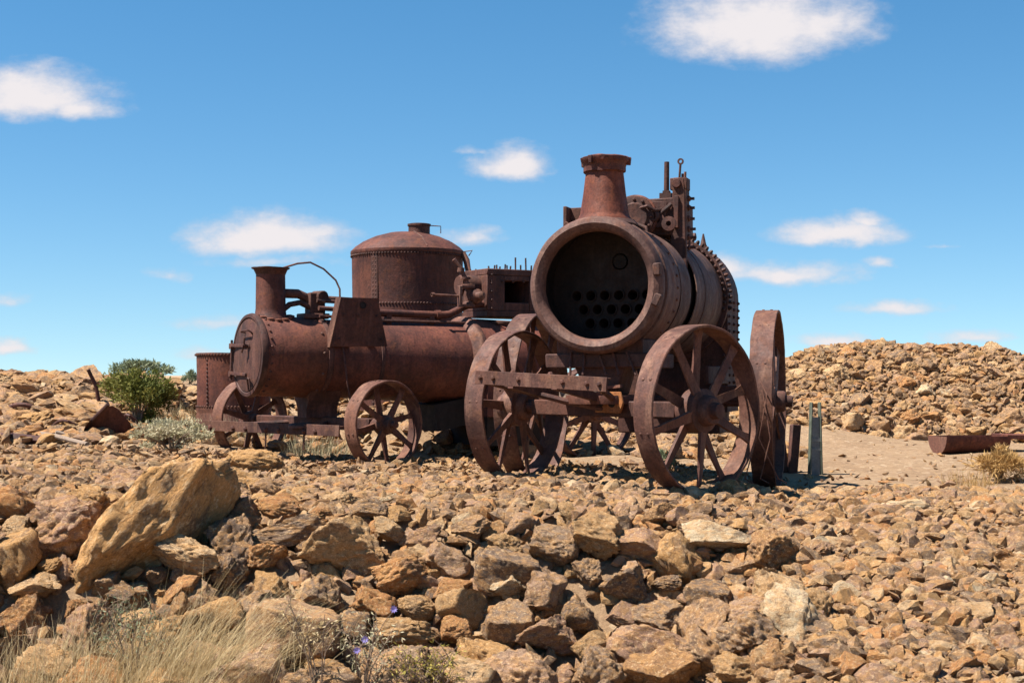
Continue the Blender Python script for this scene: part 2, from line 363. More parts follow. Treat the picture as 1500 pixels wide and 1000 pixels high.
bank = grid_mesh('rubble_bank', np.arange(-5, 1.6, .08), np.arange(6.4, 8.7, .06), lambda x, y: G(x, y) - wallm(x, y) + .012 - .05 * (1 - ss(-5, -4.7, x) * ss(1.55, 1.2, x) * ss(6.4, 6.6, y) * ss(8.7, 8.5, y)), dirt)
ridge = grid_mesh('rubble_ridge', np.arange(-10, -2.6, .12), np.arange(13.0, 18.5, .1), lambda x, y: G(x, y) + .012 - .05 * (1 - ss(-10, -9.6, x) * ss(-2.6, -3, x) * ss(13, 13.4, y) * ss(18.5, 18.1, y)), dirt)
def MH(x, y):
    crest = 1.20 - np.where(x > 5.4, .105, .062) * (x - 5.4) ** 2 + .03 * np.sin(x * 3.1) + .02 * np.sin(x * 7.7 + 1)
    crest = crest * ss(2.5, 3.6, x) * ss(11.5, 8.5, x)
    prof = ss(16.6, 19.0, y + .15 * np.sin(x * 2.2)) * ss(24.2, 20.6, y)
    prof = .5 * prof + .5 * np.clip((y + .15 * np.sin(x * 2.2) - 16.9) / 2.0, 0, 1) * ss(24.2, 20.6, y)
    return -.06 + np.maximum(crest, 0) * prof + .03 * fbm(x * 1.7, y * 1.7)
def MG(x, y): return np.maximum(MH(x, y), G(x, y) - .06)
mound = grid_mesh('rubble_mound', np.arange(2.4, 11.6, .11), np.arange(16.3, 24.5, .11), lambda x, y: np.where(MH(x, y) > G(x, y) + .01, MH(x, y), G(x, y) - .06), dirt)

# ------------------------------------------------------------------ rocks
def rock_verts(seed, sub, cuts=9, rough=.06):
    rs = random.Random(seed); bm = bmesh.new(); bmesh.ops.create_icosphere(bm, subdivisions=sub, radius=1)
    for vt in bm.verts: vt.co *= 1.18
    for _ in range(cuts):
        n = Vector((rs.gauss(0, 1), rs.gauss(0, 1), rs.gauss(0, 1))).normalized(); d = rs.uniform(.46, .84)
        for vt in bm.verts:
            e = vt.co.dot(n) - d
            if e > 0: vt.co -= n * e * .97
    o = Vector((seed * 3.1, seed * 1.7, 0)); sa = Vector((rs.gauss(0, .4), rs.gauss(0, .4), 1)).normalized()
    if sub >= 2:
        for vt in bm.verts:
            p = vt.co + o; n = vt.co.normalized()
            st = p.dot(sa) * 5.0 + mnoise.noise(p * 1.4) * 2.2
            h = mnoise.fractal(p * 1.7, .9, 2.1, 4) * rough * .9 + (abs(mnoise.noise(p * 3.1)) - .22) * rough * 1.2 + mnoise.fractal(p * 7.5, .7, 2.1, 3) * rough * .45
            h += (abs((st % 1.0) - .5) - .25) * rough * .55 - max(0.0, mnoise.noise(p * 5.3) - .22) * rough * 1.6 - max(0.0, mnoise.noise(p * 11.0) - .25) * rough * .8
            vt.co += n * h
    else:
        for vt in bm.verts: vt.co *= 1 + rs.uniform(-.09, .09)
    co = np.array([vt.co[:] for vt in bm.verts]); lo, hi = co.min(0), co.max(0); co = (co - (lo + hi) / 2) / ((hi - lo) / 2)
    for vt, c in zip(bm.verts, co): vt.co = c
    return bm, co
PROTO = []
for i in range(18):
    bm, _ = rock_verts(i + 3, 5 if i < 8 else 4, 6 + i % 7, .085 + .03 * (i % 3)); me = bpy.data.meshes.new('stone'); bm.to_mesh(me); bm.free()
    me.polygons.foreach_set('use_smooth', [True] * len(me.polygons)); me.materials.append(rock_one); PROTO.append(me)
def shard(seed, n):
    rs = random.Random(seed); bm = bmesh.new(); sk = rs.uniform(-.5, .5), rs.uniform(-.5, .5)
    for _ in range(n):
        p = Vector((rs.uniform(-1, 1), rs.uniform(-1, 1), rs.uniform(-1, 1))); k = rs.randrange(3); p[k] = rs.choice((-1, 1)) * rs.uniform(.75, 1.05)
        bm.verts.new((p.x * 1.2 + p.z * sk[0], p.y * .95 + p.z * sk[1], p.z))
    r_ = bmesh.ops.convex_hull(bm, input=bm.verts)
    bmesh.ops.delete(bm, geom=[vt for vt in bm.verts if not vt.link_faces], context='VERTS')
    bmesh.ops.triangulate(bm, faces=bm.faces); bm.verts.index_update()
    co = np.array([vt.co[:] for vt in bm.verts]); tri = np.array([[l.index for l in f.verts] for f in bm.faces]); bm.free(); return co, tri
LOW = [shard(100 + i, 10 + i % 7) for i in range(22)]
LUMP = []
for i in range(12):
    bm, co = rock_verts(140 + i, 2, 8, .13); LUMP.append((co, np.array([[l.index for l in f.verts] for f in bm.faces]))); bm.free()
MID = []
for i in range(8):
    bm, co = rock_verts(60 + i, 3, 7, .10); MID.append((co, np.array([[l.index for l in f.verts] for f in bm.faces]))); bm.free()
TINY = [shard(300 + i, 8) for i in range(12)]
def rotmats(n, tilt):
    az = rng.uniform(0, 2 * np.pi, n); ax = rng.normal(0, tilt, n); ay = rng.normal(0, tilt, n)
    def rm(a, i, j):
        m = np.zeros((n, 3, 3)); m[:, range(3), range(3)] = 1; c, s = np.cos(a), np.sin(a)
        m[:, i, i] = c; m[:, j, j] = c; m[:, i, j] = -s; m[:, j, i] = s; return m
    return rm(ax, 1, 2) @ rm(ay, 0, 2) @ rm(az, 0, 1)
def mass(name, pos, size, parent, protos, mat=rock_mass, flat=.62, tones=None, tilt=.35):
    n = len(pos); Rm = rotmats(n, tilt); sc = np.stack([np.ones(n), rng.uniform(.6, 1, n), rng.uniform(flat * .7, flat * 1.3, n)], 1) * size[:, None]
    tone = np.where(rng.random(n) < .3, rng.uniform(.57, .93, n), rng.random(n)) if tones is None else tones
    pick = rng.integers(0, len(protos), n); V = []; T = []; A = []; base = 0
    for k, (co, tri) in enumerate(protos):
        ix = np.nonzero(pick == k)[0]
        if not len(ix): continue
        p = (co[None] * sc[ix][:, None, :]); p = np.einsum('nij,nvj->nvi', Rm[ix], p) + pos[ix][:, None, :]
        V.append(p.reshape(-1, 3)); T.append((tri[None] + (np.arange(len(ix)) * len(co))[:, None, None] + base).reshape(-1, 3)); A.append(np.repeat(tone[ix], len(co))); base += len(ix) * len(co)
    V = np.concatenate(V); T = np.concatenate(T); A = np.concatenate(A)
    me = bpy.data.meshes.new(name); me.vertices.add(len(V)); me.vertices.foreach_set('co', V.ravel()); me.loops.add(T.size); me.loops.foreach_set('vertex_index', T.ravel())
    me.polygons.add(len(T)); me.polygons.foreach_set('loop_start', np.arange(len(T)) * 3); me.update(calc_edges=True); me.polygons.foreach_set('use_smooth', np.zeros(len(T), bool))
    a = me.attributes.new('tone', 'FLOAT', 'POINT'); a.data.foreach_set('value', A); me.materials.append(mat)
    o = bpy.data.objects.new(name, me); link(o, parent); o['kind'] = 'stuff'; return o
def stone(parent, p, s, rot, tone, name='stone', proto=None):
    o = bpy.data.objects.new(name, PROTO[proto] if proto is not None else random.choice(PROTO)); link(o, parent)
    o.location = p; o.scale = s; o.rotation_euler = rot; o.color = (tone, tone, tone, 1); return o
TONE = dict(t=.05, a=.16, p=.28, o=.50, b=.40, n=.60, g=.70, m=.80, d=.87, v=.93, w=.985)
TAKEN = []        # (x, y, z, r)
def free(p, r, f=.8):
    for q in TAKEN:
        if (q[0] - p[0]) ** 2 + (q[1] - p[1]) ** 2 + (q[2] - p[2]) ** 2 < ((q[3] + r) * f) ** 2: return False
    return True
# stones of the bank that can be told apart: px, py, width, height, tone
HAND = [(182, 702, 70, 46, 'm'), (135, 735, 66, 44, 'a'), (372, 678, 84, 44, 'a'), (410, 745, 70, 40, 'o'), (262, 868, 70, 54, 'o'), (352, 706, 76, 44, 'a'), (395, 718, 60, 40, 'n'), (340, 795, 90, 84, 'd'), (290, 872, 84, 50, 'n'), (180, 870, 56, 40, 'd'), (20, 742, 76, 66, 'o'), (22, 822, 74, 92, 'a'), (104, 776, 108, 98, 'm'), (50, 858, 92, 40, 'p'), (28, 902, 72, 70, 'o'), (20, 955, 62, 62, 'n'), (78, 955, 50, 44, 'v'),
        (128, 832, 60, 34, 'o'), (110, 892, 40, 34, 'o'), (160, 855, 40, 44, 'g'), (150, 895, 34, 50, 'n'),
        (425, 772, 120, 46, 'd'), (505, 808, 126, 96, 't'), (586, 842, 82, 56, 'o'), (650, 820, 76, 56, 'v'), (738, 838, 96, 74, 'd'), (738, 796, 58, 32, 't'), (812, 800, 74, 60, 'g'),
        (545, 882, 68, 54, 'o'), (660, 860, 62, 30, 'o'), (610, 888, 58, 36, 't'), (678, 892, 76, 62, 't'), (742, 858, 62, 46, 'w'), (796, 866, 66, 70, 'v'), (594, 926, 94, 44, 't'),
        (425, 932, 140, 110, 'n'), (318, 900, 92, 56, 'a'), (372, 890, 60, 60, 'g'), (745, 915, 72, 64, 'g'), (802, 930, 96, 66, 'm'), (718, 962, 112, 84, 'a'), (850, 902, 58, 56, 'd'), (862, 948, 54, 50, 't'),
        (944, 962, 118, 96, 'm'), (966, 905, 88, 56, 'g'), (1000, 822, 88, 92, 'a'), (916, 860, 74, 76, 'd'), (940, 800, 90, 56, 'm'), (1035, 880, 70, 66, 'd'), (1040, 952, 96, 74, 'n'), (1102, 897, 86, 48, 'v'),
        (1088, 982, 92, 52, 't'), (1135, 962, 84, 60, 'b'), (1192, 890, 56, 62, 't'), (880, 760, 66, 40, 'b'), (668, 922, 46, 40, 'o'), (640, 965, 60, 40, 'v'), (860, 835, 50, 40, 'g'), (570, 775, 52, 34, 'p'),
        (540, 745, 60, 36, 'g'), (500, 735, 56, 34, 'p'), (350, 745, 60, 38, 'm'), (385, 810, 70, 50, 'o'), (330, 840, 70, 60, 'd'), (400, 860, 66, 46, 'a'), (470, 870, 60, 60, 'g'), (505, 920, 70, 60, 'd'),
        (760, 765, 50, 30, 'v'), (690, 770, 60, 30, 'n'), (620, 785, 56, 36, 'm'), (1080, 830, 66, 52, 'n'), (1130, 860, 50, 40, 't'), (1020, 765, 56, 32, 'v'), (270, 885, 70, 46, 'b'), (250, 930, 80, 60, 'a'),
        (200, 905, 60, 40, 't'), (180, 960, 80, 50, 'n'), (310, 965, 90, 60, 'v'), (560, 970, 70, 46, 'n'), (480, 985, 70, 40, 'a')]
big = at(232, 776, 7.84)
bmB, _ = rock_verts(53, 5, 7, .075); meB = bpy.data.meshes.new('boulder'); bmB.to_mesh(meB); bmB.free(); meB.polygons.foreach_set('use_smooth', [True] * len(meB.polygons)); meB.materials.append(rock_one)
PROTO.append(meB)
B = stone(None, big, (.55, .40, .265), (R(-14), R(-50), R(14)), .16, 'boulder', len(PROTO) - 1); PROTO.pop(); tag(B, 'largest smooth tan boulder tilted on the rubble bank', 'boulder')
TAKEN += [(big.x, big.y, big.z, .30), (big.x - .22, big.y, big.z - .2, .22), (big.x + .22, big.y, big.z + .2, .22)]
slab = ray(1316, 755); S2 = stone(None, slab + Vector((0, .05, .045)), (.265, .20, .075), (R(4), R(3), R(-8)), .985, 'boulder', 6); tag(S2, 'flat pale slab lying alone on the gravel', 'boulder'); TAKEN.append((slab.x, slab.y, slab.z, .2))
nbank = 0
for px, py, pw, ph, t in HAND:
    p = ray(px, py, .06); k = p.y / F; sx, sz = pw * k / 2 * 1.04, ph * k / 2 * 1.06; r = (sx + sz) / 2
    par = bank if p.x < 1.5 and p.y < 8.6 else ground
    stone(par, p + Vector((0, .25 * r, -.01)), (sx, (sx + sz) * .5, sz), (random.uniform(-.25, .25), random.uniform(-.3, .3), random.choice([0, math.pi]) + random.uniform(-.35, .35)), min(.999, TONE[t] + random.uniform(-.03, .03)))
    TAKEN.append((p.x, p.y + .25 * r, p.z, r * .95)); nbank += par is bank
def fill(parent, n, xr, yr, rfun, zf=G, dens=None, sink=.25, f=.78, tries=60, zmin=.45, tonep=None):
    made = 0
    for k in range(n * tries):
        if made >= n: break
        x, y = random.uniform(*xr), random.uniform(*yr); r = rfun(made / n)
        if dens and random.random() > dens(x, y): continue
        z = float(zf(x, y)); p = (x, y, z + r * sink)
        if not free(p, r, f): continue
        TAKEN.append((*p, r)); made += 1
        s = (r * random.uniform(.95, 1.3), r * random.uniform(.8, 1.1), r * random.uniform(zmin, zmin + .4))
        stone(parent, p, s, (random.uniform(-.45, .45), random.uniform(-.45, .45), random.uniform(0, 6.28)), random.random())
    return made
fill(bank, 120, (-3.3, 1.5), (6.75, 7.8), lambda q: .185 - .09 * q, sink=.45, f=.74, zmin=.6)
fill(bank, 300 - nbank - 120, (-3.6, 1.5), (6.8, 8.65), lambda q: random.uniform(.05, .085), sink=.3, f=.72)
RNEAR = list(TAKEN)
fill(ground, 90, (.9, 4.0), (5.9, 9.0), lambda q: random.uniform(.06, .115) * (1 - .3 * q), sink=.15, f=.8, zmin=.4)
fill(ground, 120, (-3.9, .9), (8.3, 9.6), lambda q: random.uniform(.045, .09), sink=.15, f=.8, zmin=.4)
fill(ground, 85, (1, 4.1), (6.3, 10.2), lambda q: random.uniform(.04, .07), sink=.15, f=.8, zmin=.4)
TAKEN = []
def mdens(x, y): return 1.0 if x < 5.4 else .35
fill(mound, 150, (2.9, 8.8), (16.9, 19.3), lambda q: (.17 - .09 * q) * (1 if random.random() < .8 else .7), MG, mdens, .2, .72, zmin=.5)
fill(mound, 150, (2.9, 8.8), (16.7, 19.3), lambda q: random.uniform(.055, .085), MG, None, .2, .72, zmin=.5)
TAKEN = []
fill(ridge, 300, (-8.4, -3.0), (13.4, 17.6), lambda q: .20 - .13 * q, G, lambda x, y: 1 if x < -4.2 else .45, .25, .66, zmin=.22)
TAKEN = RNEAR

def gravel(name, parent, n, xr, yr, size, protos, zf=G, mask=None, lift=.15, flat=.6, up=0.0, tilt=.35):
    x = rng.uniform(*xr, n); y = rng.uniform(*yr, n)
    if mask is not None:
        k = rng.random(n) < mask(x, y); x, y = x[k], y[k]
    s = size(len(x)); z = zf(x, y) + s * lift + rng.uniform(0, 1, len(x)) ** 2 * up
    P_ = np.stack([x, y, z], 1); bigk = s > np.quantile(s, .86)
    if protos is LOW:
        mass(name, P_[bigk], s[bigk], parent, LUMP, flat=flat * 1.1, tilt=tilt * .6); P_, s = P_[~bigk], s[~bigk]
    return mass(name, P_, s, parent, protos, flat=flat, tilt=tilt)
lognorm = lambda m, sd, lo, hi: (lambda n: np.clip(rng.lognormal(math.log(m), sd, n), lo, hi))
# how far the engines' plateau is strewn with stones, thinning out into bare dirt behind
def plateau(x, y):
    a = ss(13.6, 11.6, y + .5 * np.sin(x * 1.3)) * (1 - .94 * ss(1.7, 2.4, x) * ss(10.1, 10.9, y)); return np.clip(a, .0, 1)
gravel('bank_rubble', bank, 3600, (-3.9, 1.7), (6.7, 8.75), lognorm(.040, .4, .016, .085), LOW, lift=.15, up=.01, tilt=.6, zf=lambda x, y: G(x, y) - wallm(x, y) * .5, mask=lambda x, y: .35 + .65 * ss(7.7, 8.1, y))
gravel('bank_cobbles', bank, 560, (-3.6, 1.4), (6.75, 8.3), lognorm(.085, .3, .05, .14), MID, lift=-.45, tilt=.9, zf=lambda x, y: G(x, y) - wallm(x, y) * .6, flat=.7)
gravel('slope_cobbles', ground, 420, (1.0, 4.3), (5.7, 10.0), lognorm(.058, .3, .035, .10), MID, lift=.1, tilt=.5, flat=.6)
gravel('slope_rubble', ground, 21000, (.8, 4.4), (5.6, 10.2), lognorm(.025, .55, .010, .085), LOW, lift=.3, up=.03, mask=lambda x, y: ss(.8, 1.3, x) * plateau(x, y), tilt=.5)
gravel('lip_cobbles', ground, 420, (-4.2, 1.4), (8.2, 10.0), lognorm(.05, .3, .03, .085), MID, lift=.1, tilt=.5, flat=.6)
gravel('lip_rubble', ground, 14000, (-4.4, 1.6), (8.2, 10.6), lognorm(.022, .58, .009, .075), LOW, lift=.3, up=.015, tilt=.5)
gravel('plateau_pebbles', ground, 16000, (-5, 4.6), (9.4, 14.5), lognorm(.024, .4, .010, .06), TINY, lift=.3, mask=plateau)
gravel('slope_pebbles', ground, 24000, (-4.2, 4.4), (5.8, 10.5), lognorm(.014, .4, .006, .03), TINY, lift=.4, mask=lambda x, y: np.maximum(ss(1.0, 1.6, x), ss(8.0, 8.4, y)))
gravel('flat_pebbles', ground, 900, (-4, 9), (10.5, 18), lognorm(.018, .4, .008, .05), TINY, lift=.2)
gravel('mound_rubble', mound, 19000, (2.6, 10.5), (16.6, 19.9), lognorm(.036, .45, .016, .085), LOW, MG, lambda x, y: np.clip((MH(x, y) - G(x, y)) * 6 + .1, 0, 1), .3, up=.03, tilt=.6)
gravel('ridge_rubble', ridge, 6500, (-9.5, -2.8), (13.2, 18.0), lognorm(.055, .45, .025, .14), LOW, G, lambda x, y: .25 + .75 * ss(-3.2, -4.6, x), .3, up=.03, flat=.45, tilt=.35)
gravel('ridge_rubble', ground, 3200, (-3.0, 3.0), (13.6, 19.6), lognorm(.05, .45, .02, .14), LOW, G, None, .3, up=.02, flat=.5)

# ------------------------------------------------------------------ engines: shared pieces
def wheel(parent, name, loc, rz, Rw, width, nsp, mat, hub_r=.11, hub_len=.26, lean=0, phase=0.0, out=1, cap=None):
    """a wheel on the local X axle; the rim's mesh is the wheel, hub and spokes are its pieces"""
    th = .02
    b = MB().lathe([(Rw, -width / 2), (Rw, width / 2), (Rw - .006, width / 2 + .004), (Rw - th, width / 2), (Rw - th, -width / 2), (Rw - .006, -width / 2 - .004)], 'x', seg=72, closed=True)
    wh = b.build(name, mat, parent, noise=.006, nscale=6, loc=loc, rot=(0, lean, rz))
    L = hub_len / 2
    MB().lathe([(.03, -L), (hub_r * .62, -L), (hub_r * .72, -L * .7), (hub_r * .72, -L * .5), (hub_r, -L * .42), (hub_r, L * .42), (hub_r * .72, L * .5), (hub_r * .66, L * .9), (hub_r * .58, L), (.03, L)], 'x', seg=28).build('hub', mat, wh)
    MB().lathe([(.0005, L + .055), (hub_r * .34, L + .05), (hub_r * .38, L + .02), (hub_r * .38, -L - .02), (.0005, -L - .025)], 'x', seg=14).build('axle_end', rust_brown, wh)
    for i in range(nsp):
        a = phase + 2 * math.pi * i / nsp; side = (1 if i % 2 else -1)
        x0, x1 = side * hub_len * .16, side * width * .18
        r0, r1 = hub_r * .8, Rw - th * .6
        s = MB(); n = 5
        vs = []; fs = []
        for k in range(n + 1):
            q = k / n; r = r0 + (r1 - r0) * q; xx = x0 + (x1 - x0) * q; wd = (.036 - .012 * q) * (Rw / .57) ** .5; tk = (.013 - .004 * q)
            if k == n: wd *= 1.7; 
            tw = .35 + .5 * q
            for sa, sb in ((-1, -1), (1, -1), (1, 1), (-1, 1)):
                ex, et = sa * tk, sb * wd
                ex, et = ex * math.cos(tw) - et * math.sin(tw) * .35, et * math.cos(tw * .5) + ex * .2
                vs.append((xx + ex, r * math.cos(a) - et * math.sin(a), r * math.sin(a) + et * math.cos(a)))
        for k in range(n):
            for m in range(4): fs.append((k * 4 + m, k * 4 + (m + 1) % 4, (k + 1) * 4 + (m + 1) % 4, (k + 1) * 4 + m))
        fs += [(3, 2, 1, 0), (n * 4, n * 4 + 1, n * 4 + 2, n * 4 + 3)]
        s.add(vs, fs).build('spoke', mat, wh, noise=.002, nscale=9)
    rv = MB()
    for i in range(nsp):
        a = phase + 2 * math.pi * i / nsp
        for dxx in (-.03, .03): rv.bolt((dxx, (Rw - .001) * math.cos(a), (Rw - .001) * math.sin(a)), (0, math.cos(a), math.sin(a)), .011, .006)
    rv.build('rivet_row', mat, wh, kind='stuff')
    return wh
def ringbolts(r, y, n, zc, rad=.011, a0=0, a1=2 * math.pi, radial=True, h=.011):
    b = MB()
    for i in range(n):
        a = a0 + (a1 - a0) * i / n
        d = (math.cos(a), 0, math.sin(a))
        b.bolt((r * d[0], y, zc + r * d[2]), d if radial else (0, -1, 0), rad, h)
    return b
def arcpoly(r, zc, zb, n=28, w=None):
    w = w or r
    return [(w * math.cos(math.pi * i / n), zc + r * math.sin(math.pi * i / n)) for i in range(n + 1)] + [(-w, zb), (w, zb)]

# ------------------------------------------------------------------ near engine
E1 = thing('portable_engine', 'rusty portable steam engine with an open round smokebox and tall flared chimney', 'steam engine', (.58, 9.81, -.02), R(-20), 'abandoned portable steam engines')
ZC = 1.42
sb = MB().lathe([(.462, .03), (.464, .56), (.456, .56), (.456, .03)], 'y', (0, 0, ZC), 72, True).build('smokebox', rust_grey, E1, noise=.002)
MB().lathe([(.39, .055), (.445, .10), (.445, .54)], 'y', (0, 0, ZC), 64).build('lining', soot_shade, sb)  # separate inner face; its near-black holds the interior's shade as well as soot
MB().lathe([(.372, .02), (.376, -.02), (.392, -.045), (.425, -.06), (.456, -.048), (.474, -.015), (.478, .04), (.470, .075), (.446, .08), (.40, .05)], 'y', (0, 0, ZC), 80, True).build('door_ring', rust_grey, sb, noise=.004, nscale=4)
MB().lathe([(.463, .115), (.477, .12), (.480, .14), (.477, .16), (.463, .165)], 'y', (0, 0, ZC), 72).build('bead', rust_grey, sb, noise=.002)
for a, s in ((R(12), 1), (R(-14), 1)):
    MB().box((.455 * math.cos(a), -.045, ZC + .455 * math.sin(a)), (.05, .06, .085), rot=(0, -a + R(10), 0)).build('hinge_lug', rust_grey, sb, bevel=.008, noise=.006, nscale=20)
ringbolts(.464, .47, 34, ZC, .012).build('rivet_row', rust_grey, sb, kind='stuff')
# tube plate with real holes and a bank of fire tubes
HOLES = [(-.26 + .104 * i, -.05) for i in range(6)] + [(-.21 + .104 * i, -.15) for i in range(5)] + [(-.16 + .104 * i, -.25) for i in range(4)]
bm = bmesh.new()
def loop(cx, cz, r, n):
    vs = [bm.verts.new((cx + r * math.cos(2 * math.pi * i / n), .40, ZC + cz + r * math.sin(2 * math.pi * i / n))) for i in range(n)]
    return [bm.edges.new((vs[i], vs[(i + 1) % n])) for i in range(n)]
ed = loop(0, 0, .449, 48)
for hx, hz in HOLES: ed += loop(hx, hz, .037, 12)
ed += loop(.06, .19, .06, 14)
bmesh.ops.triangle_fill(bm, use_beauty=True, use_dissolve=False, edges=ed)
me = bpy.data.meshes.new('tube_plate'); bm.to_mesh(me); bm.free(); me.materials.append(plate_dark); tp = bpy.data.objects.new('tube_plate', me); link(tp, E1)
tb = MB().lathe([(.0365, .382), (.043, .382), (.043, .40), (.0365, .42), (.0365, 1.1), (.001, 1.1)], 'y', (0, 0, 0), 14)
t0 = None
for hx, hz in HOLES:
    if t0 is None: t0 = tb.build('boiler_tube', plate_dark, tp); o = t0
    else: o = bpy.data.objects.new('boiler_tube', t0.data); link(o, tp)
    o.location = (hx, 0, ZC + hz)
MB().tube([(.06, .60, ZC + .19), (.06, .392, ZC + .19)], .05, 14).build('steam_pipe', soot_shade, E1)
# barrel and its torn lagging
MB().lathe([(.432, .55), (.432, 2.1), (.40, 2.1), (.40, 1.2), (.0, 1.2)], 'y', (0, 0, ZC), 64).build('barrel', soot_shade, E1)  # near-black all over: shade of the lagging gap put into the colour
MB().lathe([(.464, .60), (.468, .88), (.462, .88), (.458, .60)], 'y', (0, 0, ZC), 44, True, R(-70), R(150)).build('lagging_sheet', rust_grey, E1, noise=.009, nscale=3)
MB().lathe([(.470, 1.06), (.474, 1.4), (.474, 2.0), (.466, 2.0), (.462, 1.06)], 'y', (0, 0, ZC), 64, True, R(-80), R(262)).build('lagging_sheet', rust_grey, E1, noise=.006, nscale=3)
MB().lathe([(.472, 1.33), (.479, 1.335), (.479, 1.375), (.472, 1.38)], 'y', (0, 0, ZC), 64).build('lagging_band', rust_brown, E1)
fb = MB().prism(arcpoly(.50, ZC, .50), 2.06, 2.52, 'y').build('firebox', rust_brown, E1, noise=.004)
fl = MB().lathe([(.43, 2.0), (.515, 2.0), (.52, 2.03), (.515, 2.058), (.43, 2.058)], 'y', (0, 0, ZC), 64, True).build('flange', rust_brown, fb)
b = ringbolts(.517, 2.03, 40, ZC, .017, R(-8), R(188), True, .034)
for a in np.linspace(R(-10), R(190), 34): b.bolt((.49 * math.cos(a), 1.999, ZC + .49 * math.sin(a)), (0, -1, 0), .015, .03)
b.build('rivet_row', rust_brown, fb, kind='stuff')
b = MB()
for z in np.linspace(.56, 1.40, 15):
    for yy in (2.1, 2.3, 2.48): b.bolt((.50, yy, z), (1, 0, 0), .014, .02); b.bolt((-.50, yy, z), (-1, 0, 0), .014, .02)
b.build('rivet_row', rust_brown, fb, kind='stuff')
b = MB()
for z in np.linspace(.56, 1.3, 14): b.bolt((.47, 2.058, z), (0, -1, 0), .014, .02)
b.build('rivet_row', rust_brown, fb, kind='stuff')
MB().box((0, 2.28, .42), (.86, .40, .2)).build('ash_pan', rust_brown, fb, bevel=.01)
# fittings along the top of the firebox and flange
for lx, ly, s in ((.20, 1.9, 1.0), (.28, 2.15, 1.25), (-.1, 2.3, 1.0)):
    z0 = ZC + math.sqrt(max(.01, .47 ** 2 - lx ** 2)) - .02
    MB().lathe([(.045 * s, 0), (.045 * s, .02), (.028 * s, .03), (.032 * s, .07), (.02 * s, .10), (.006, .15 * s)], 'z', (lx, ly, z0), 12).build('top_valve', rust_brown, E1)
MB().prism([(-.04, 0), (.05, 0), (.02, .05), (.05, .12), (-.05, .13), (-.01, .05)], 1.55, 1.58, 'y', Matrix.Translation((.17, 0, ZC + .44))).build('clip', rust_brown, E1)
# chimney
ch = MB().lathe([(.205, 1.845), (.20, 1.885), (.182, 1.905), (.172, 1.93), (.150, 2.08), (.134, 2.215), (.130, 2.235), (.118, 2.235), (.122, 2.1), (.14, 1.9), (.15, 1.845)], 'z', (0, .21, 0), 56, True).build('chimney', rust_stack, E1, noise=.003)
MB().lathe([(.130, 2.215), (.152, 2.225), (.150, 2.262), (.156, 2.285), (.170, 2.300), (.174, 2.325), (.158, 2.332), (.125, 2.322), (.118, 2.23)], 'z', (0, .21, 0), 40, True).build('chimney_rim', rust_red, ch, noise=.009, nscale=11)
for a in (.2, 2.9, 4.4): MB().box((.168 * math.cos(a), .21 + .168 * math.sin(a), 2.30), (.035, .03, .055), rot=(0, .1, a)).build('rim_tab', rust_red, ch, bevel=.004)
MB().lathe([(.20, 1.872), (.235, 1.845), (.238, 1.855), (.21, 1.885)], 'z', (0, .21, 0), 48, True).build('chimney_collar', rust_grey, ch, noise=.003)
# bracket left of the chimney
br = MB().box((-.35, .44, 1.875), (.025, .12, .29)).box((-.30, .50, 1.90), (.10, .02, .24)).box((-.30, .385, 1.86), (.13, .02, .03), rot=(0, R(40), 0)).build('side_bracket', rust_brown, E1, bevel=.004)
# cylinder block and motion on top of the barrel
cy = MB().lathe([(.0005, .92), (.10, .915), (.112, .93), (.15, .935), (.158, .95), (.158, .985), (.14, .99), (.14, 1.45), (.158, 1.455), (.158, 1.49), (.0005, 1.5)], 'y', (.02, 0, 1.985), 40).build('cylinder', rust_brown, E1)
b = MB()
for i in range(12): a = i * math.pi / 6; b.bolt((.02 + .132 * math.cos(a), .936, 1.985 + .132 * math.sin(a)), (0, -1, 0), .013, .02)
b.build('bolt_row', rust_brown, cy, kind='stuff')
MB().lathe([(.158, .945), (.170, .95), (.172, .975), (.158, .98)], 'y', (.02, 0, 1.985), 40).build('cover_rim', rust_red, cy)
MB().prism([(.0, 0), (.34, .0), (.34, .25), (.30, .28), (.06, .28), (0, .2)], 1.02, 1.42, 'y', Matrix.Translation((.02, 0, 1.85))).build('valve_chest', rust_brown, E1, bevel=.008, noise=.003)
MB().box((.17, 1.0, 2.02), (.16, .03, .17), rot=(0, .1, 0)).lathe([(.03, .93), (.05, .935), (.05, 1.0), (.0005, 1.0)], 'y', (.16, 0, 1.99), 14).build('chest_cover', rust_brown, E1, bevel=.005)
MB().box((.215, 1.15, 2.15), (.09, .09, .06)).box((.215, 1.15, 2.185), (.05, .05, .03)).tube([(.215, 1.15, 2.18), (.217, 1.15, 2.42)], [.021, .019], 10).build('valve_spindle', rust_brown, E1)
tw = MB()
tw.prism([(.0, 0), (.13, 0), (.12, .30), (.115, .60), (.10, .68), (.03, .68), (.02, .55)], 1.02, 1.06, 'y', Matrix.Translation((.27, 0, 1.60)))
tw.box((.375, 1.10, 2.05), (.03, .13, .46)).box((.335, 1.09, 2.235), (.13, .12, .09))
post = tw.build('motion_bracket', rust_brown, E1, bevel=.005, noise=.003)
MB().lathe([(.0005, 1.0), (.03, 1.0), (.036, 1.015), (.036, 1.03)], 'y', (.325, 0, 2.235), 14).build('bearing_cap', rust_red, post)
MB().box((.325, 1.01, 2.02), (.035, .03, .24)).build('guide_bar', rust_brown, post, bevel=.004)
MB().tube([(.29, 1.0, 2.08), (.12, .95, 1.93)], .016, 8).build('brace', rust_brown, post)
MB().tube([(.325, 1.10, 2.26), (.335, 1.10, 2.39)], .009, 8).lathe([(.012, -.007), (.024, -.007), (.024, .007), (.012, .007)], 'y', (.336, 1.10, 2.41), 18, True).build('eye_rod', rust_brown, post)
b = MB()
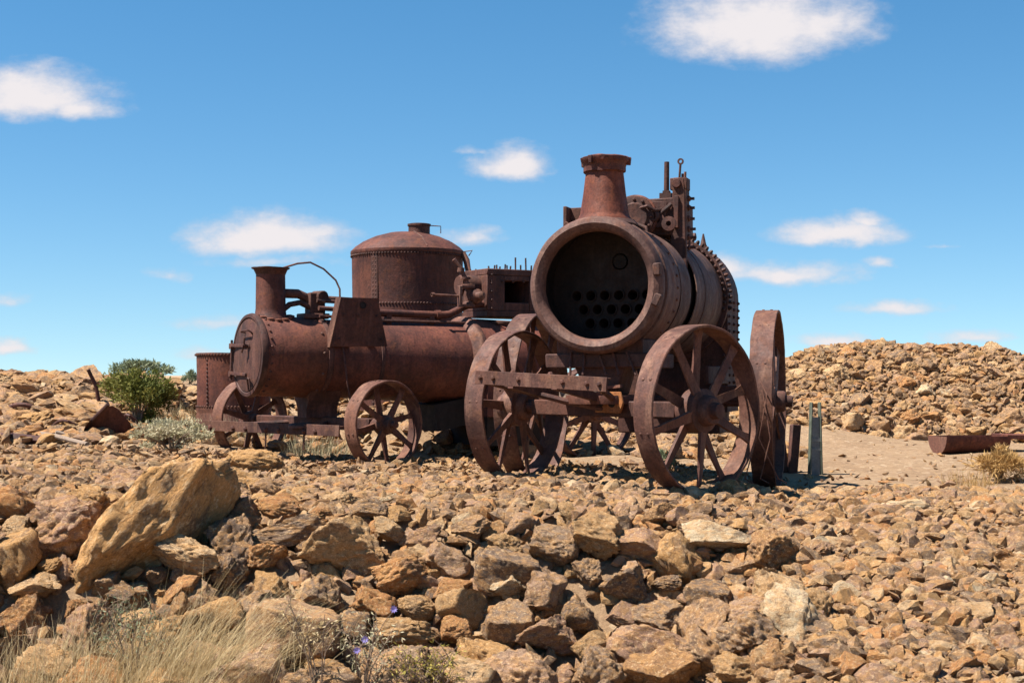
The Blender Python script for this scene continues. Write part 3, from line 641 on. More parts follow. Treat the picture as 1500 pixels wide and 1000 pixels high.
for z in (1.76, 1.84, 1.90, 1.98, 2.06, 2.13): b.tube([(.36, 1.12, z), (.36 + random.uniform(.07, .10), 1.12, z + random.uniform(-.005, .005))], .012, 6); b.bolt((.395, 1.12, z), (1, 0, 0), .024, .015)
b.tube([(.37, 1.1, 2.26), (.372, 1.1, 2.33)], .01, 6).tube([(.345, 1.12, 2.26), (.347, 1.12, 2.32)], .01, 6)
b.build('stud_row', rust_brown, post, kind='stuff')
for k in range(3):
    MB().lathe([(.02, 0), (.055, .004), (.055, .022), (.02, .026)], 'y', (.10 + .09 * k, .985 - .02 * k, 1.93 + .03 * (k % 2)), 16, True).build('gland', rust_brown, E1)
MB().tube([(.06, .93, 2.05), (.13, .90, 2.06), (.18, .93, 2.03), (.22, 1.0, 2.04)], .013, 8).tube([(.05, .91, 1.93), (.12, .90, 1.90), (.14, .88, 1.82), (.14, .9, 1.74)], .014, 8).build('linkage', rust_brown, E1)
MB().tube([(.04, 1.45, 1.98), (.04, 2.22, 1.95)], .022, 10).build('piston_rod', rust_brown, E1)
MB().box((.0, 2.2, 1.92), (.24, .06, .20)).build('crank_bracket', rust_brown, E1, bevel=.006)
MB().tube([(-.30, 2.22, 1.95), (.20, 2.22, 1.95)], .032, 12).build('crankshaft', rust_brown, E1)
# fore-carriage
perch = MB().prism([(-.26, 1.02), (.26, 1.02), (.16, .80), (.12, .66), (-.12, .66), (-.16, .80)], .10, .42, 'y').box((0, .36, .90), (.78, .60, .10)).box((0, .30, .99), (.62, .44, .12)).build('perch_bracket', rust_brown, E1, bevel=.008, noise=.003)
for i in range(5): MB().tube([(-.2 + .1 * i, .06, .96), (-.24 + .13 * i + random.uniform(-.05, .05), .02, .80)], .009, 6).build('loose_rod', rust_brown, perch)
ST = R(-26); AX = .565
fc = Matrix.Translation((0, .20, 0)) @ Matrix.Rotation(ST, 4, 'Z')
MB().lathe([(.03, .60), (.27, .60), (.275, .63), (.27, .66), (.03, .66)], 'z', seg=36, closed=True).build('turntable', rust_brown, E1, M=fc)
MB().box((0, 0, AX), (1.36, .10, .11)).build('axle_beam', rust_brown, E1, bevel=.008, noise=.003, M=fc)
MB().tube([(-.93, 0, AX), (.93, 0, AX)], .034, 12).build('axle', rust_brown, E1, M=fc)
db = MB().box((-.035, -.62, .762), (1.25, .014, .095), rot=(0, R(2.2), 0)).box((-.035, -.60, .80), (1.25, .04, .012), rot=(0, R(2.2), 0)).build('draw_beam', rust_wheel, E1, bevel=.002, noise=.003, M=fc)
b = MB()
for e in (-.60, -.47, -.22, .20, .42, .53): b.bolt((e, -.627, .762 - (e + .035) * .0384), (0, -1, 0), .019, .02)
for e in (-.30, .06): b.bolt((e, -.60, .806 - (e + .035) * .0384), (0, 0, 1), .02, .02)
b.build('bolt_row', rust_brown, db, kind='stuff')
MB().tube([(-.58, -.60, .755), (-.15, -.25, .62), (.25, .0, .53)], .022, 8).tube([(.48, -.60, .735), (.15, -.05, .62)], .022, 8).box((-.30, -.30, .67), (.05, .66, .06), rot=(R(-12), 0, 0)).box((.12, -.30, .665), (.05, .66, .06), rot=(R(-12), 0, 0)).build('draw_brace', rust_brown, E1, M=fc)
op = MB().prism([(-.11, -.07), (.12, -.07), (.15, 0), (.12, .075), (-.11, .075)], -.10, -.08, 'y', Matrix.Translation((.13, -.02, .61))).build('hitch_plate', rust_orange, E1, bevel=.003, M=fc)
for e in (.07, .18): MB().lathe([(.018, -.108), (.032, -.108), (.034, -.098), (.018, -.098)], 'y', (e, -.02, .61), 14, True).lathe([(.018, -.1015), (.0005, -.1015)], 'y', (e, -.02, .61), 14).build('hitch_hole', soot_shade, op)  # no cut-through: each hole's shade is a near-black disc on the plate
MB().box((-.10, -.14, .665), (.34, .07, .085), rot=(0, .02, .05)).build('timber_block', wood, E1, bevel=.006, noise=.004, nscale=12, M=fc)
MB().box((-.02, -.10, .70), (.5, .03, .02), rot=(0, -.1, .1)).build('loose_strap', rust_wheel, E1, M=fc)
for e, ph in ((.84, .25), (-.84, .55)):
    p = fc @ Vector((e if e > 0 else -.89, 0, AX)); wheel(E1, 'front_wheel', p, ST + (R(13) if e < 0 else 0), AX, .155, 10, rust_wheel, .145, .24 if e < 0 else .26, phase=ph)
MB().tube([(-.98, 1.4, .60), (.98, 1.4, .60)], .04, 12).build('axle', rust_brown, E1)
for e, ph in ((.945, .1), (-.945, .4)): wheel(E1, 'rear_wheel', (e, 1.4, .602), R(5) if e > 0 else 0, .692, .16, 12, rust_wheel, .12, .26, phase=ph)
for e in (1, -1): MB().box((e * .60, 1.4, .66), (.25, .10, .12)).box((e * .49, 1.75, .8), (.03, .9, .14)).build('axle_bracket', rust_brown, E1, bevel=.006)
# wires hanging over the rear wheel's rim
wr = MB()
for k, (a, b_, c) in enumerate(((1.0, .98, .9), (1.03, 1.08, 1.0), (1.06, 1.0, 1.12))):
    wr.tube([(.93, .80, .88), (a, .74 - .03 * k, .66), (b_, .70, .35), (c, .70 + .05 * k, .06), (c + .04, .8 + .06 * k, .02)], .005, 6)
wr.build('hanging_wire', rust_wheel, E1)

# ------------------------------------------------------------------ far engine
E2 = thing('portable_engine', 'rusty portable steam engine with a closed round smokebox door and short chimney', 'steam engine', (-2.31, 12.5, -.02), R(-58), 'abandoned portable steam engines')
Z2 = .974
TM = Matrix.Translation((0, 0, Z2)) @ Matrix.Rotation(R(-1.7), 4, 'X')       # the boiler sags to the rear
def z2(y): return Z2 - y * math.tan(R(1.7))
sb = MB().lathe([(.352, .0), (.358, .02), (.358, .60), (.34, .60), (.34, .02)], 'y', seg=64, closed=True).build('smokebox', rust_red, E2, M=TM, noise=.002)
MB().lathe([(.31, .0), (.335, -.022), (.362, -.018), (.372, .01), (.366, .035), (.34, .03)], 'y', seg=64, closed=True).build('front_ring', rust_brown, sb)
dr = MB().lathe([(.0005, -.045), (.12, -.042), (.26, -.03), (.318, -.02), (.322, .0), (.3, .01), (.0005, .01)], 'y', seg=56).build('door', rust_brown, E2, M=TM, noise=.002)
for z in (.085, -.165):
    MB().box((-.13, -.047, z), (.36, .014, .028), rot=(0, .03, 0)).box((-.335, -.03, z), (.05, .05, .05)).build('hinge_strap', rust_brown, dr, bevel=.003)
MB().tube([(-.34, -.035, .14), (-.34, -.035, -.22)], .012, 8).build('hinge_pin', rust_brown, dr)
MB().tube([(-.02, -.03, .20), (-.02, -.075, .205), (.0, -.08, .21), (.14, -.075, .215), (.15, -.05, .20), (.15, -.03, .18)], .008, 8).build('door_handle', rust_brown, dr)
MB().lathe([(.0005, -.10), (.018, -.10), (.02, -.05), (.03, -.045), (.03, -.03)], 'y', (.08, 0, .08), 12).tube([(.08, -.085, .08), (.05, -.09, .02)], .009, 6).tube([(.08, -.085, .08), (.11, -.09, .15)], .008, 6).build('door_latch', rust_brown, dr)
MB().tube([(.10, -.035, -.31), (.10, -.05, -.23), (.12, -.055, -.20), (.155, -.055, -.21), (.16, -.05, -.26)], .009, 8).build('hook', rust_brown, dr)
ringbolts(.358, .07, 30, 0, .012, 0, 2 * math.pi, True, .012).build('rivet_row', rust_brown, sb, kind='stuff')
ringbolts(.358, .56, 12, 0, .014, 0.1, 2 * math.pi + .1, True, .012).build('rivet_row', rust_wheel, sb, kind='stuff')
MB().lathe([(.352, .60), (.366, .605), (.368, .64), (.35, .66)], 'y', seg=64).build('seam_band', rust_brown, sb)
MB().lathe([(.350, .60), (.352, .75), (.36, 1.1), (.378, 1.7), (.388, 2.16), (.36, 2.16)], 'y', seg=64).build('barrel', rust_red, E2, M=TM, noise=.003)
MB().lathe([(.364, 1.12), (.369, 1.125), (.370, 1.15), (.366, 1.155)], 'y', seg=64).build('seam_band', rust_brown, E2, M=TM)
MB().lathe([(.385, 2.06), (.40, 2.065), (.432, 2.10), (.452, 2.125), (.456, 2.16), (.445, 2.19), (.40, 2.20)], 'y', seg=64).build('flange', rust_wheel, E2, M=TM)
fb = MB().prism(arcpoly(.437, 0, -.50), 2.19, 3.05, 'y').build('firebox', rust_red, E2, M=TM, noise=.003)
MB().box((0, 2.62, -.62), (.8, .8, .3)).build('ash_pan', soot_shade, fb)
MB().box((0, 2.0, -.47), (.5, .5, .25), rot=(R(12), 0, 0)).build('ash_chute', soot_shade, fb)  # dark pan and chute; shade under the engine is coloured in too
MB().lathe([(.10, .40), (.115, .41), (.117, .43), (.10, .44)], 'z', (.18, 2.5, -.02), 24).build('mud_hole', rust_brown, fb)
b = ringbolts(.437, 3.0, 36, 0, .012, 0, math.pi); b.build('rivet_row', rust_brown, fb, kind='stuff')
# chimney with scalloped foot
zt = z2(.2)
ch = MB().lathe([(.165, zt + .315), (.155, zt + .345), (.138, zt + .37), (.132, zt + .42), (.128, zt + .74), (.118, zt + .74), (.118, zt + .36)], 'z', (0, .2, 0), 44, True).build('chimney', rust_red, E2, noise=.002)
MB().lathe([(.126, zt + .715), (.150, zt + .765), (.170, zt + .775), (.170, zt + .783), (.145, zt + .782), (.118, zt + .73)], 'z', (0, .2, 0), 44, True).build('chimney_rim', rust_brown, ch, noise=.004, nscale=9)
b = MB()
for i in range(16):
    a = i * math.pi / 8; x, y = .178 * math.cos(a), .2 + .178 * math.sin(a); zz = zt + math.sqrt(.358 ** 2 - x * x)
    b.lathe([(.032, -.012), (.034, .008), (.022, .014), (.0005, .016)], 'z', (x, y, zz), 10)
b.build('foot_flange', rust_red, ch)
MB().tube([(.12, .26, zt + .775), (.13, .40, zt + .82), (.14, .52, zt + .835), (.16, .64, zt + .78), (.20, .74, zt + .68), (.24, .76, zt + .60), (.27, .75, zt + .40), (.30, .74, zt + .25), (.375, .74, zt), (.40, .76, zt - .25), (.38, .82, zt - .50)], .0085, 8).build('bent_rod', rust_brown, E2)
# exhaust pipes and linkage
MB().tube([(.0, .30, zt + .56), (.0, .46, zt + .56), (.0, .54, zt + .53), (.0, .58, zt + .46), (.0, .60, zt + .36)], .042, 12).build('exhaust_elbow', rust_brown, E2)
MB().tube([(.05, .28, zt + .40), (.05, .36, zt + .46), (.05, .46, zt + .48), (.05, .56, zt + .44)], .026, 10).build('drain_pipe', rust_brown, E2)
MB().box((.02, .62, zt + .45), (.13, .15, .24)).lathe([(.0005, -.09), (.06, -.09), (.06, .09), (.0005, .09)], 'x', (.02, .66, zt + .53), 18).box((.02, .60, zt + .36), (.2, .24, .05)).build('valve_body', rust_brown, E2, bevel=.008, noise=.008, nscale=12)
for x, z, r in ((.10, .50, .018), (.14, .43, .022), (.16, .36, .014), (-.05, .53, .03)):
    MB().tube([(x, .60, zt + z), (x, 1.2, zt + z - .02)], r, 10).build('slide_rod', rust_wheel if r < .025 else rust_brown, E2)
hp = MB()
A = [Vector(p) for p in ((.425, .691, 1.485), (.425, 1.044, 1.485), (.385, 1.161, 1.06), (.385, .598, 1.05))]; T = Vector((-.014, 0, -.002))
hp.add(A + [p + T for p in A], [(0, 1, 2, 3), (7, 6, 5, 4), (0, 3, 7, 4), (1, 0, 4, 5), (2, 1, 5, 6), (3, 2, 6, 7)])
hood = hp.build('side_plate', rust_brown, E2, noise=.004)
hp = MB(); T = Vector((-.10, -.004, 0)); e = [A[0] + Vector((.003, -.006, .002)), A[3] + Vector((.003, -.006, -.004))]; T2 = Vector((0, .008, 0))
hp.add(e + [p + T for p in e] + [p + T2 for p in e] + [p + T + T2 for p in e], [(0, 1, 3, 2), (4, 6, 7, 5), (0, 2, 6, 4), (1, 5, 7, 3), (0, 4, 5, 1), (2, 3, 7, 6)]).build('folded_edge', rust_wheel, hood)
MB().lathe([(.0005, .0), (.03, 0), (.03, .004)], 'x', (.4245, .90, 1.42), 14).build('bolt_hole', soot_shade, hood)  # hole's darkness painted as a near-black disc on the solid plate
b = MB()
for y, z in ((.72, 1.33), (1.04, 1.33), (.68, 1.12), (1.10, 1.12), (.86, 1.33)): b.bolt((.41 + .04 * (z - 1.06) / .42 - .02, y, z), (1, 0, 0), .011, .01)
b.build('bolt_row', rust_brown, hood, kind='stuff')
MB().box((.2, .87, 1.33), (.42, .05, .05)).build('plate_bracket', rust_brown, E2)
zz = 1.345
MB().tube([(.12, .9, zz + .03), (.12, 1.85, zz + .02), (.12, 1.95, zz + .03), (.12, 2.05, zz + .075), (.12, 2.15, zz + .12), (.12, 2.35, zz + .14)], .034, 12).lathe([(.034, 1.80), (.046, 1.80), (.046, 1.85), (.034, 1.85)], 'y', (.12, 0, zz + .02), 14).build('steam_pipe', rust_red, E2)
MB().tube([(.16, .9, zz - .045), (.16, 2.1, zz - .05)], .014, 8).build('control_rod', rust_brown, E2)
for y in (1.3, 1.75): MB().box((.12, y, zz - .05), (.06, .05, .13)).build('pipe_clip', rust_brown, E2)
# cylinder box with a square opening
bx = MB(); y0, y1, x1, zb, zt2 = 2.32, 2.90, .20, 1.36, 1.82
bx.box(((x1 - .24), (y0 + y1) / 2, zb + .03), (.48, y1 - y0, .06)).box((x1 - .24, (y0 + y1) / 2, zt2 - .03), (.48, y1 - y0, .06))
bx.box((x1 - .24, y0 + .10, (zb + zt2) / 2), (.476, .20, zt2 - zb - .12)).box((x1 - .24, y1 - .05, (zb + zt2) / 2), (.476, .10, zt2 - zb - .12)).box((x1 - .46, (y0 + y1) / 2 + .05, (zb + zt2) / 2), (.03, .28, zt2 - zb - .12))
bx.box((x1 - .2, (y0 + y1) / 2 + .05, zt2 - .085), (.39, .28, .05)).box((x1 - .2, (y0 + y1) / 2 + .05, zb + .10), (.39, .28, .08))
MB().box((x1 - .435, (y0 + y1) / 2 + .05, (zb + zt2) / 2), (.01, .30, zt2 - zb - .14)).build('box_shade_sheet', soot_shade, E2)  # added near-black sheet, painting in the shade inside the opening
cb = bx.build('cylinder_box', rust_brown, E2, bevel=.006, noise=.003)
b = MB()
for k in range(9):
    y = y0 + .05 + k * .06; h = .12 if k in (5, 7) else random.choice([.025, .035, .05]); b.tube([(x1 - .05, y, zt2 - .01), (x1 - .05 + random.uniform(-.01, .01), y, zt2 + h)], .009, 6)
    b.tube([(x1 - .40, y, zt2 - .01), (x1 - .40, y, zt2 + h * .6)], .009, 6)
for k in range(5): b.bolt((x1, y0 + .05 + k * .12, zt2 - .12), (1, 0, 0), .012, .014); b.bolt((x1, y0 + .05, zb + .08 + k * .08), (1, 0, 0), .012, .014)
b.build('stud_row', rust_brown, cb, kind='stuff')
MB().lathe([(.0005, 2.12), (.09, 2.12), (.10, 2.14), (.10, 2.33), (.0005, 2.33)], 'y', (.0, 0, 1.66), 26).build('end_cover', rust_brown, cb)
vb = MB().lathe([(.0005, -.10), (.055, -.10), (.055, -.07), (.035, -.06), (.05, 0), (.035, .06), (.06, .07), (.06, .10), (.0005, .10)], 'z', (.16, 2.14, 1.56), 18)
vb.lathe([(.0005, -.02), (.065, -.02), (.07, 0), (.07, .06), (.04, .07), (.04, .14), (.0005, .15)], 'x', (.17, 2.20, 1.55), 18).tube([(.15, 2.14, 1.64), (.13, 2.12, 1.72), (.10, 2.08, 1.82), (.08, 2.02, 1.90)], .022, 10)
vb.box((.20, 2.02, 1.54), (.05, .03, .20)).box((.20, 2.10, 1.635), (.05, .14, .025)).box((.20, 2.10, 1.455), (.05, .14, .025))
val = vb.build('stop_valve', rust_wheel, E2, bevel=.003, noise=.004, nscale=14)
MB().tube([(.2, 2.04, 1.545), (.2, 1.74, 1.55)], .011, 8).lathe([(.014, -.012), (.02, -.012), (.02, .012), (.014, .012)], 'y', (.2, 1.73, 1.55), 12, True).build('valve_rod', rust_wheel, val)
MB().lathe([(.02, -.01), (.05, -.01), (.05, .01), (.02, .01)], 'z', (.13, 2.12, 1.72), 18, True).lathe([(.0005, -.02), (.035, -.02), (.035, .02), (.0005, .02)], 'z', (.105, 2.085, 1.80), 14).build('valve_wheel', rust_wheel, val)
MB().tube([(.25, 2.9, 1.75), (.27, 3.05, 1.55), (.27, 3.1, 1.40)], .012, 8).tube([(.0, 2.9, 1.46), (.0, 3.5, 1.46)], .022, 8).build('rear_rod', rust_brown, E2)
# fore-carriage of the far engine
S2R = R(15); AX2 = .375
f2 = Matrix.Translation((-.08, .65, 0)) @ Matrix.Rotation(S2R, 4, 'Z')
MB().prism([(-.2, .66), (.2, .66), (.1, .5), (.1, .42), (-.1, .42), (-.1, .5)], .5, .8, 'y').build('perch_bracket', rust_brown, E2)
MB().box((0, 0, AX2), (1.6, .09, .10)).build('axle_beam', rust_brown, E2, bevel=.008, M=f2)
MB().tube([(-1.04, 0, AX2), (1.04, 0, AX2)], .03, 12).build('axle', rust_brown, E2, M=f2)
db = MB().box((-.125, -.42, .33), (1.97, .016, .095)).box((-.125, -.395, .365), (1.97, .05, .012)).build('draw_beam', rust_wheel, E2, bevel=.002, noise=.003, M=f2)
b = MB()
for e in (-.98, -.63, -.44, -.14, .04, .40, .55): b.bolt((e, -.428, .315), (0, -1, 0), .024, .024)
b.build('bolt_row', rust_brown, db, kind='stuff')
for e, h in ((-.14, .16), (-.98, .10), (.40, .16)): MB().tube([(e, -.43, .31), (e, -.435, .31 - h)], .009, 6).build('hanging_bolt', rust_brown, db)
for e in (-.7, .5): MB().tube([(e, -.38, .34), (e * .4, 0, AX2)], .02, 8).build('draw_brace', rust_brown, E2, M=f2)
MB().lathe([(.0005, .385), (.10, .38), (.13, .36), (.13, .34)], 'z', (.30, -.36, 0), 20).build('hitch_boss', rust_wheel, E2, M=f2)
for e, ph in ((.95, .2), (-.95, .5)):
    p = f2 @ Vector((e, 0, AX2)); wheel(E2, 'front_wheel', p, S2R, AX2 + .008, .15, 8, rust_wheel, .085, .22, phase=ph)
for e in (.62, -.62): wheel(E2, 'rear_wheel', (e, 3.25, .43), 0, .46, .13, 10, rust_wheel, .09, .2, phase=.3)
MB().tube([(-.7, 3.25, .43), (.7, 3.25, .43)], .035, 10).box((0, 3.15, .5), (.7, .3, .1)).build('axle', rust_brown, E2)

# ------------------------------------------------------------------ tanks
tx, ty = (597 - 750) / F * 15.3, 15.3; tz = g1(tx, ty) - .12
T1 = thing('domed_tank', 'tall riveted rusty tank with a shallow domed top and round hatch', 'tank', (tx, ty, tz), R(0), 'riveted rusty tanks')
rz = 2.10 - tz
bd = MB().lathe([(.585, 0), (.588, .8), (.590, 1.6 - tz * .5), (.598, rz - .03), (.604, rz)], 'z', seg=72).build('shell', rust_red, T1, noise=.004)
dm = [(.606, rz - .035), (.612, rz - .02), (.610, rz + .005), (.56, rz + .052), (.48, rz + .105), (.36, rz + .160), (.2, rz + .205), (.0005, rz + .225)]
dome = MB().lathe(dm, 'z', seg=72).build('dome', rust_red, T1, noise=.004)
MB().lathe([(.10, -.04), (.115, -.03), (.115, .075), (.125, .08), (.125, .10), (.105, .105), (.10, .06), (.0005, .055)], 'z', (.13, -.08, rz + .195), 30).build('hatch', rust_brown, dome)
MB().tube([(.25, -.08, rz + .28), (.36, -.06, rz + .275), (.36, -.06, rz + .20)], .006, 6).build('wire_hook', rust_brown, dome)
for a in (-1.15, .2, 2.2): MB().tube([(.59 * math.cos(a), .59 * math.sin(a), rz + .02), (.45 * math.cos(a), .45 * math.sin(a), rz + .128), (.2 * math.cos(a), .2 * math.sin(a), rz + .21)], .009, 6).build('dome_seam', rust_wheel, dome)
b = MB()
for i in range(110): a = i * 2 * math.pi / 110; b.bolt((.600 * math.cos(a), .600 * math.sin(a), rz - .05), (math.cos(a), math.sin(a), 0), .0135, .013); b.bolt((.589 * math.cos(a), .589 * math.sin(a), 1.53 - tz), (math.cos(a), math.sin(a), 0), .0135, .013)
for z in np.arange(.1, rz - .06, .042):
    for da in (-.028, .028): a = R(-90 - 31) + da; b.bolt((.592 * math.cos(a), .592 * math.sin(a), z), (math.cos(a), math.sin(a), 0), .0135, .013)
b.build('rivet_row', rust_brown, bd, kind='stuff')
a = R(-121); st = MB().lathe([(.589, .05), (.596, .05), (.602, rz - .04), (.594, rz - .04)], 'z', seg=6, closed=True, a0=a - .07, a1=a + .07); st.build('seam_strap', rust_brown, bd)
MB().tube([(.60, -.12, rz - .02), (.64, -.14, rz - .10), (.66, -.2, rz - .22), (.70, -.25, rz - .36)], [.03, .035, .03, .03], 10).lathe([(.02, -.02), (.055, -.015), (.055, .015), (.02, .02)], 'z', (.66, -.2, rz - .24), 14, True).tube([(.60, -.1, rz), (.70, -.12, rz + .01), (.66, -.12, rz - .05)], .007, 6).build('outlet_pipe', rust_wheel, T1, noise=.006, nscale=14)
sx, sy = (343 - 750) / F * 15.2, 15.2; sz = g1(sx, sy) - .05
T2_ = thing('small_tank', 'small riveted rusty tank with flared skirt, behind the round smokebox door', 'tank', (sx, sy, sz), 0, 'riveted rusty tanks')
h1 = 1.015 - sz; h0 = max(.12, .43 - sz)
bd = MB().lathe([(.385, h0), (.395, h1 - .03), (.402, h1 - .03), (.404, h1), (.385, h1), (.38, h0)], 'z', seg=60, closed=True).build('shell', rust_red, T2_, noise=.003)
MB().lathe([(.0005, h1 - .06), (.386, h1 - .06)], 'z', seg=60).build('top_plate', rust_brown, T2_)
MB().lathe([(.40, h0 - .01), (.395, h0 + .015), (.38, h0 + .01), (.40, h0 - .1), (.47, 0), (.455, 0), (.375, h0 - .1)], 'z', seg=60, closed=True).build('skirt', rust_brown, T2_, noise=.008)
b = MB()
for i in range(70):
    a = i * 2 * math.pi / 70
    for rr, z in ((.402, h1 - .02), (.394, h0 + .02)): b.bolt((rr * math.cos(a), rr * math.sin(a), z), (math.cos(a), math.sin(a), 0), .0135, .013)
for z in np.arange(h0 + .05, h1 - .04, .042): a = R(-90 - 34); b.bolt((.390 * math.cos(a), .390 * math.sin(a), z), (math.cos(a), math.sin(a), 0), .0135, .013)
b.build('rivet_row', rust_brown, bd, kind='stuff')

# ------------------------------------------------------------------ scrap, post, trough, plank
p = ray(1194, 695); d = p.y; k = d / F
P1 = thing('fence_post', 'grey steel channel post standing upright in the dirt past the rear wheel', 'post', (p.x, p.y, p.z - .05), R(12))
ht = 106 * k + .05
MB().box((0, -.012, ht / 2 - .06), (.080, .006, ht - .14)).build('web', zinc, P1)
for s in (-1, 1): MB().box((s * .048, -.004, ht / 2), (.014, .05, ht), rot=(0, -s * .028, 0)).build('flange', green_paint, P1, bevel=.003)
for q_, h_ in ((.52, .03), (.40, .018)): MB().box((0, -.018, ht * q_), (.088, .008, h_)).build('cross_strap', zinc, P1)
p = ray(1163, 692); PL = MB(); hh = 70 * p.y / F
PL.box((0, 0, hh / 2 - .03), (.09, .05, hh + .06), rot=(0, .08, 0)).box((-.10, .03, hh * .42), (.08, .04, hh * .95), rot=(0, -.12, 0))
o = PL.build('timber_stump', rust_brown, None, bevel=.008, noise=.01, nscale=8, loc=p, rot=(0, 0, .3)); tag(o, 'short broken brown post leaning beside the big rear wheel', 'post')
p = ray(1382, 664); k = p.y / F
TR = thing('half_pipe_trough', 'rusty half-round trough lying on the dirt before the rubble mound', 'trough', (p.x - .06, p.y, p.z - .01), R(13))
r = 27 * k; Lt = .72
MB().lathe([(r, 0), (r, Lt), (r - .012, Lt), (r - .012, 0)], 'x', (0, 0, r), 30, True, math.pi, 2 * math.pi).build('trough_body', rust_red, TR, noise=.004)
MB().lathe([(.0005, 0), (r - .002, 0), (r - .002, .012), (.0005, .012)], 'x', (-.004, 0, r), 30, True, math.pi, 2 * math.pi).build('end_plate', rust_wheel, TR)
MB().box((Lt + .38, 0, r * .90), (.8, .30, .05), rot=(0, .03, 0)).build('spout', rust_red, TR, bevel=.006)
# scrap heap by the green bush
p = ray(165, 642); k = p.y / F; SC = thing('scrap_sheet', 'crumpled dark rusty sheet half buried in front of the green bush', 'scrap metal', (p.x, p.y, p.z), R(10))
W = 96 * k; H = 50 * k
vs = []; fs = []; nx, nz = 9, 5
for side in (0, 1):
    for i in range(nx):
        q = i / (nx - 1)
        for j in range(nz):
            t = j / (nz - 1); top = H * (1 - abs(q - .45) ** 1.4 * 2.1); top = max(top, .04)
            vs.append(((q - .5) * W * (1 - .2 * t), .10 * math.sin(q * 3) * t - .75 * t * H + side * .012 + .1, -.06 + (top + .06) * t))
o = lambda s, i, j: s * nx * nz + i * nz + j
for i in range(nx - 1):
    for j in range(nz - 1): fs += [(o(0, i, j), o(0, i + 1, j), o(0, i + 1, j + 1), o(0, i, j + 1)), (o(1, i, j), o(1, i, j + 1), o(1, i + 1, j + 1), o(1, i + 1, j))]
for i in range(nx - 1): fs += [(o(0, i, nz - 1), o(0, i + 1, nz - 1), o(1, i + 1, nz - 1), o(1, i, nz - 1)), (o(0, i, 0), o(1, i, 0), o(1, i + 1, 0), o(0, i + 1, 0))]
for j in range(nz - 1): fs += [(o(0, 0, j), o(0, 0, j + 1), o(1, 0, j + 1), o(1, 0, j)), (o(0, nx - 1, j), o(1, nx - 1, j), o(1, nx - 1, j + 1), o(0, nx - 1, j + 1))]
MB().add(vs, fs).build('sheet', rust_brown, SC, noise=.02, nscale=5)
MB().tube([(-W * .5, .1, -.02), (-W * .28, -.1, H * .55), (-.02, -.2, H * 1.02)], .02, 8).build('sheet_edge', rust_brown, SC)
def arch(px0, px1, py, h, d0, label, rad=.016, name='iron_hoop'):
    a, b = ray(px0, py), ray(px1, py + 4); c = (a + b) / 2; n = 9; w = (b - a).length / 2
    o = MB().tube([((i / (n - 1) * 2 - 1) * w, .05 * math.sin(i), -.03 + math.sin(math.pi * i / (n - 1)) ** .7 * h) for i in range(n)], rad, 8).build(name, rust_brown, None, loc=c, rot=(0, 0, d0))
    return tag(o, label, 'scrap metal', 'bent iron scrap on the rubble')
arch(70, 118, 634, .17, .1, 'thin bent iron hoop arching over stones left of the crumpled sheet')
arch(168, 208, 632, .22, -.2, 'thin bent iron hoop arching right of the crumpled sheet')
arch(0, 62, 604, .13, .1, 'long bowed rusty pipe lying on the rubble ridge', .026, 'bowed_pipe')
a = ray(148, 600); top = at(129, 541, a.y - .05); kink = at(141, 566, a.y)
o = MB().tube([Vector(a) - a - Vector((0, 0, .06)), kink - a, top - a], .021, 8).tube([at(147, 592, a.y) - a, kink - a + Vector((0, .02, -.02)), at(149, 560, a.y + .03) - a], .012, 6).build('bent_iron_bar', rust_brown, None, loc=a); tag(o, 'upright bent dark iron bar standing above the crumpled sheet', 'scrap metal')
for x0, y0_, x1_, y1_, r_, lab in ((0, 646, 60, 650, .045, 'thick dark weathered beam lying along the rubble'), (40, 638, 128, 656, .022, 'long thin weathered pole lying on the rubble')):
    a, b = ray(x0 - (40 if x0 == 0 else 0), y0_), ray(x1_, y1_); c = (a + b) / 2
    o = MB().tube([a - c + Vector((0, 0, .04)), Vector((0, 0, .05)), b - c + Vector((0, 0, .03))], r_, 7).build('beam' if r_ > .03 else 'pole', rust_brown if r_ > .03 else wood, None, noise=.006, nscale=8, loc=c); tag(o, lab, 'beam' if r_ > .03 else 'pole')
p = ray(106, 648); o = MB().box((0, 0, .03), (.34, .10, .09), rot=(0, .25, .2)).build('timber_offcut', wood, None, bevel=.01, noise=.012, nscale=7, loc=p); tag(o, 'short grey timber offcut beside the thin pole', 'timber')

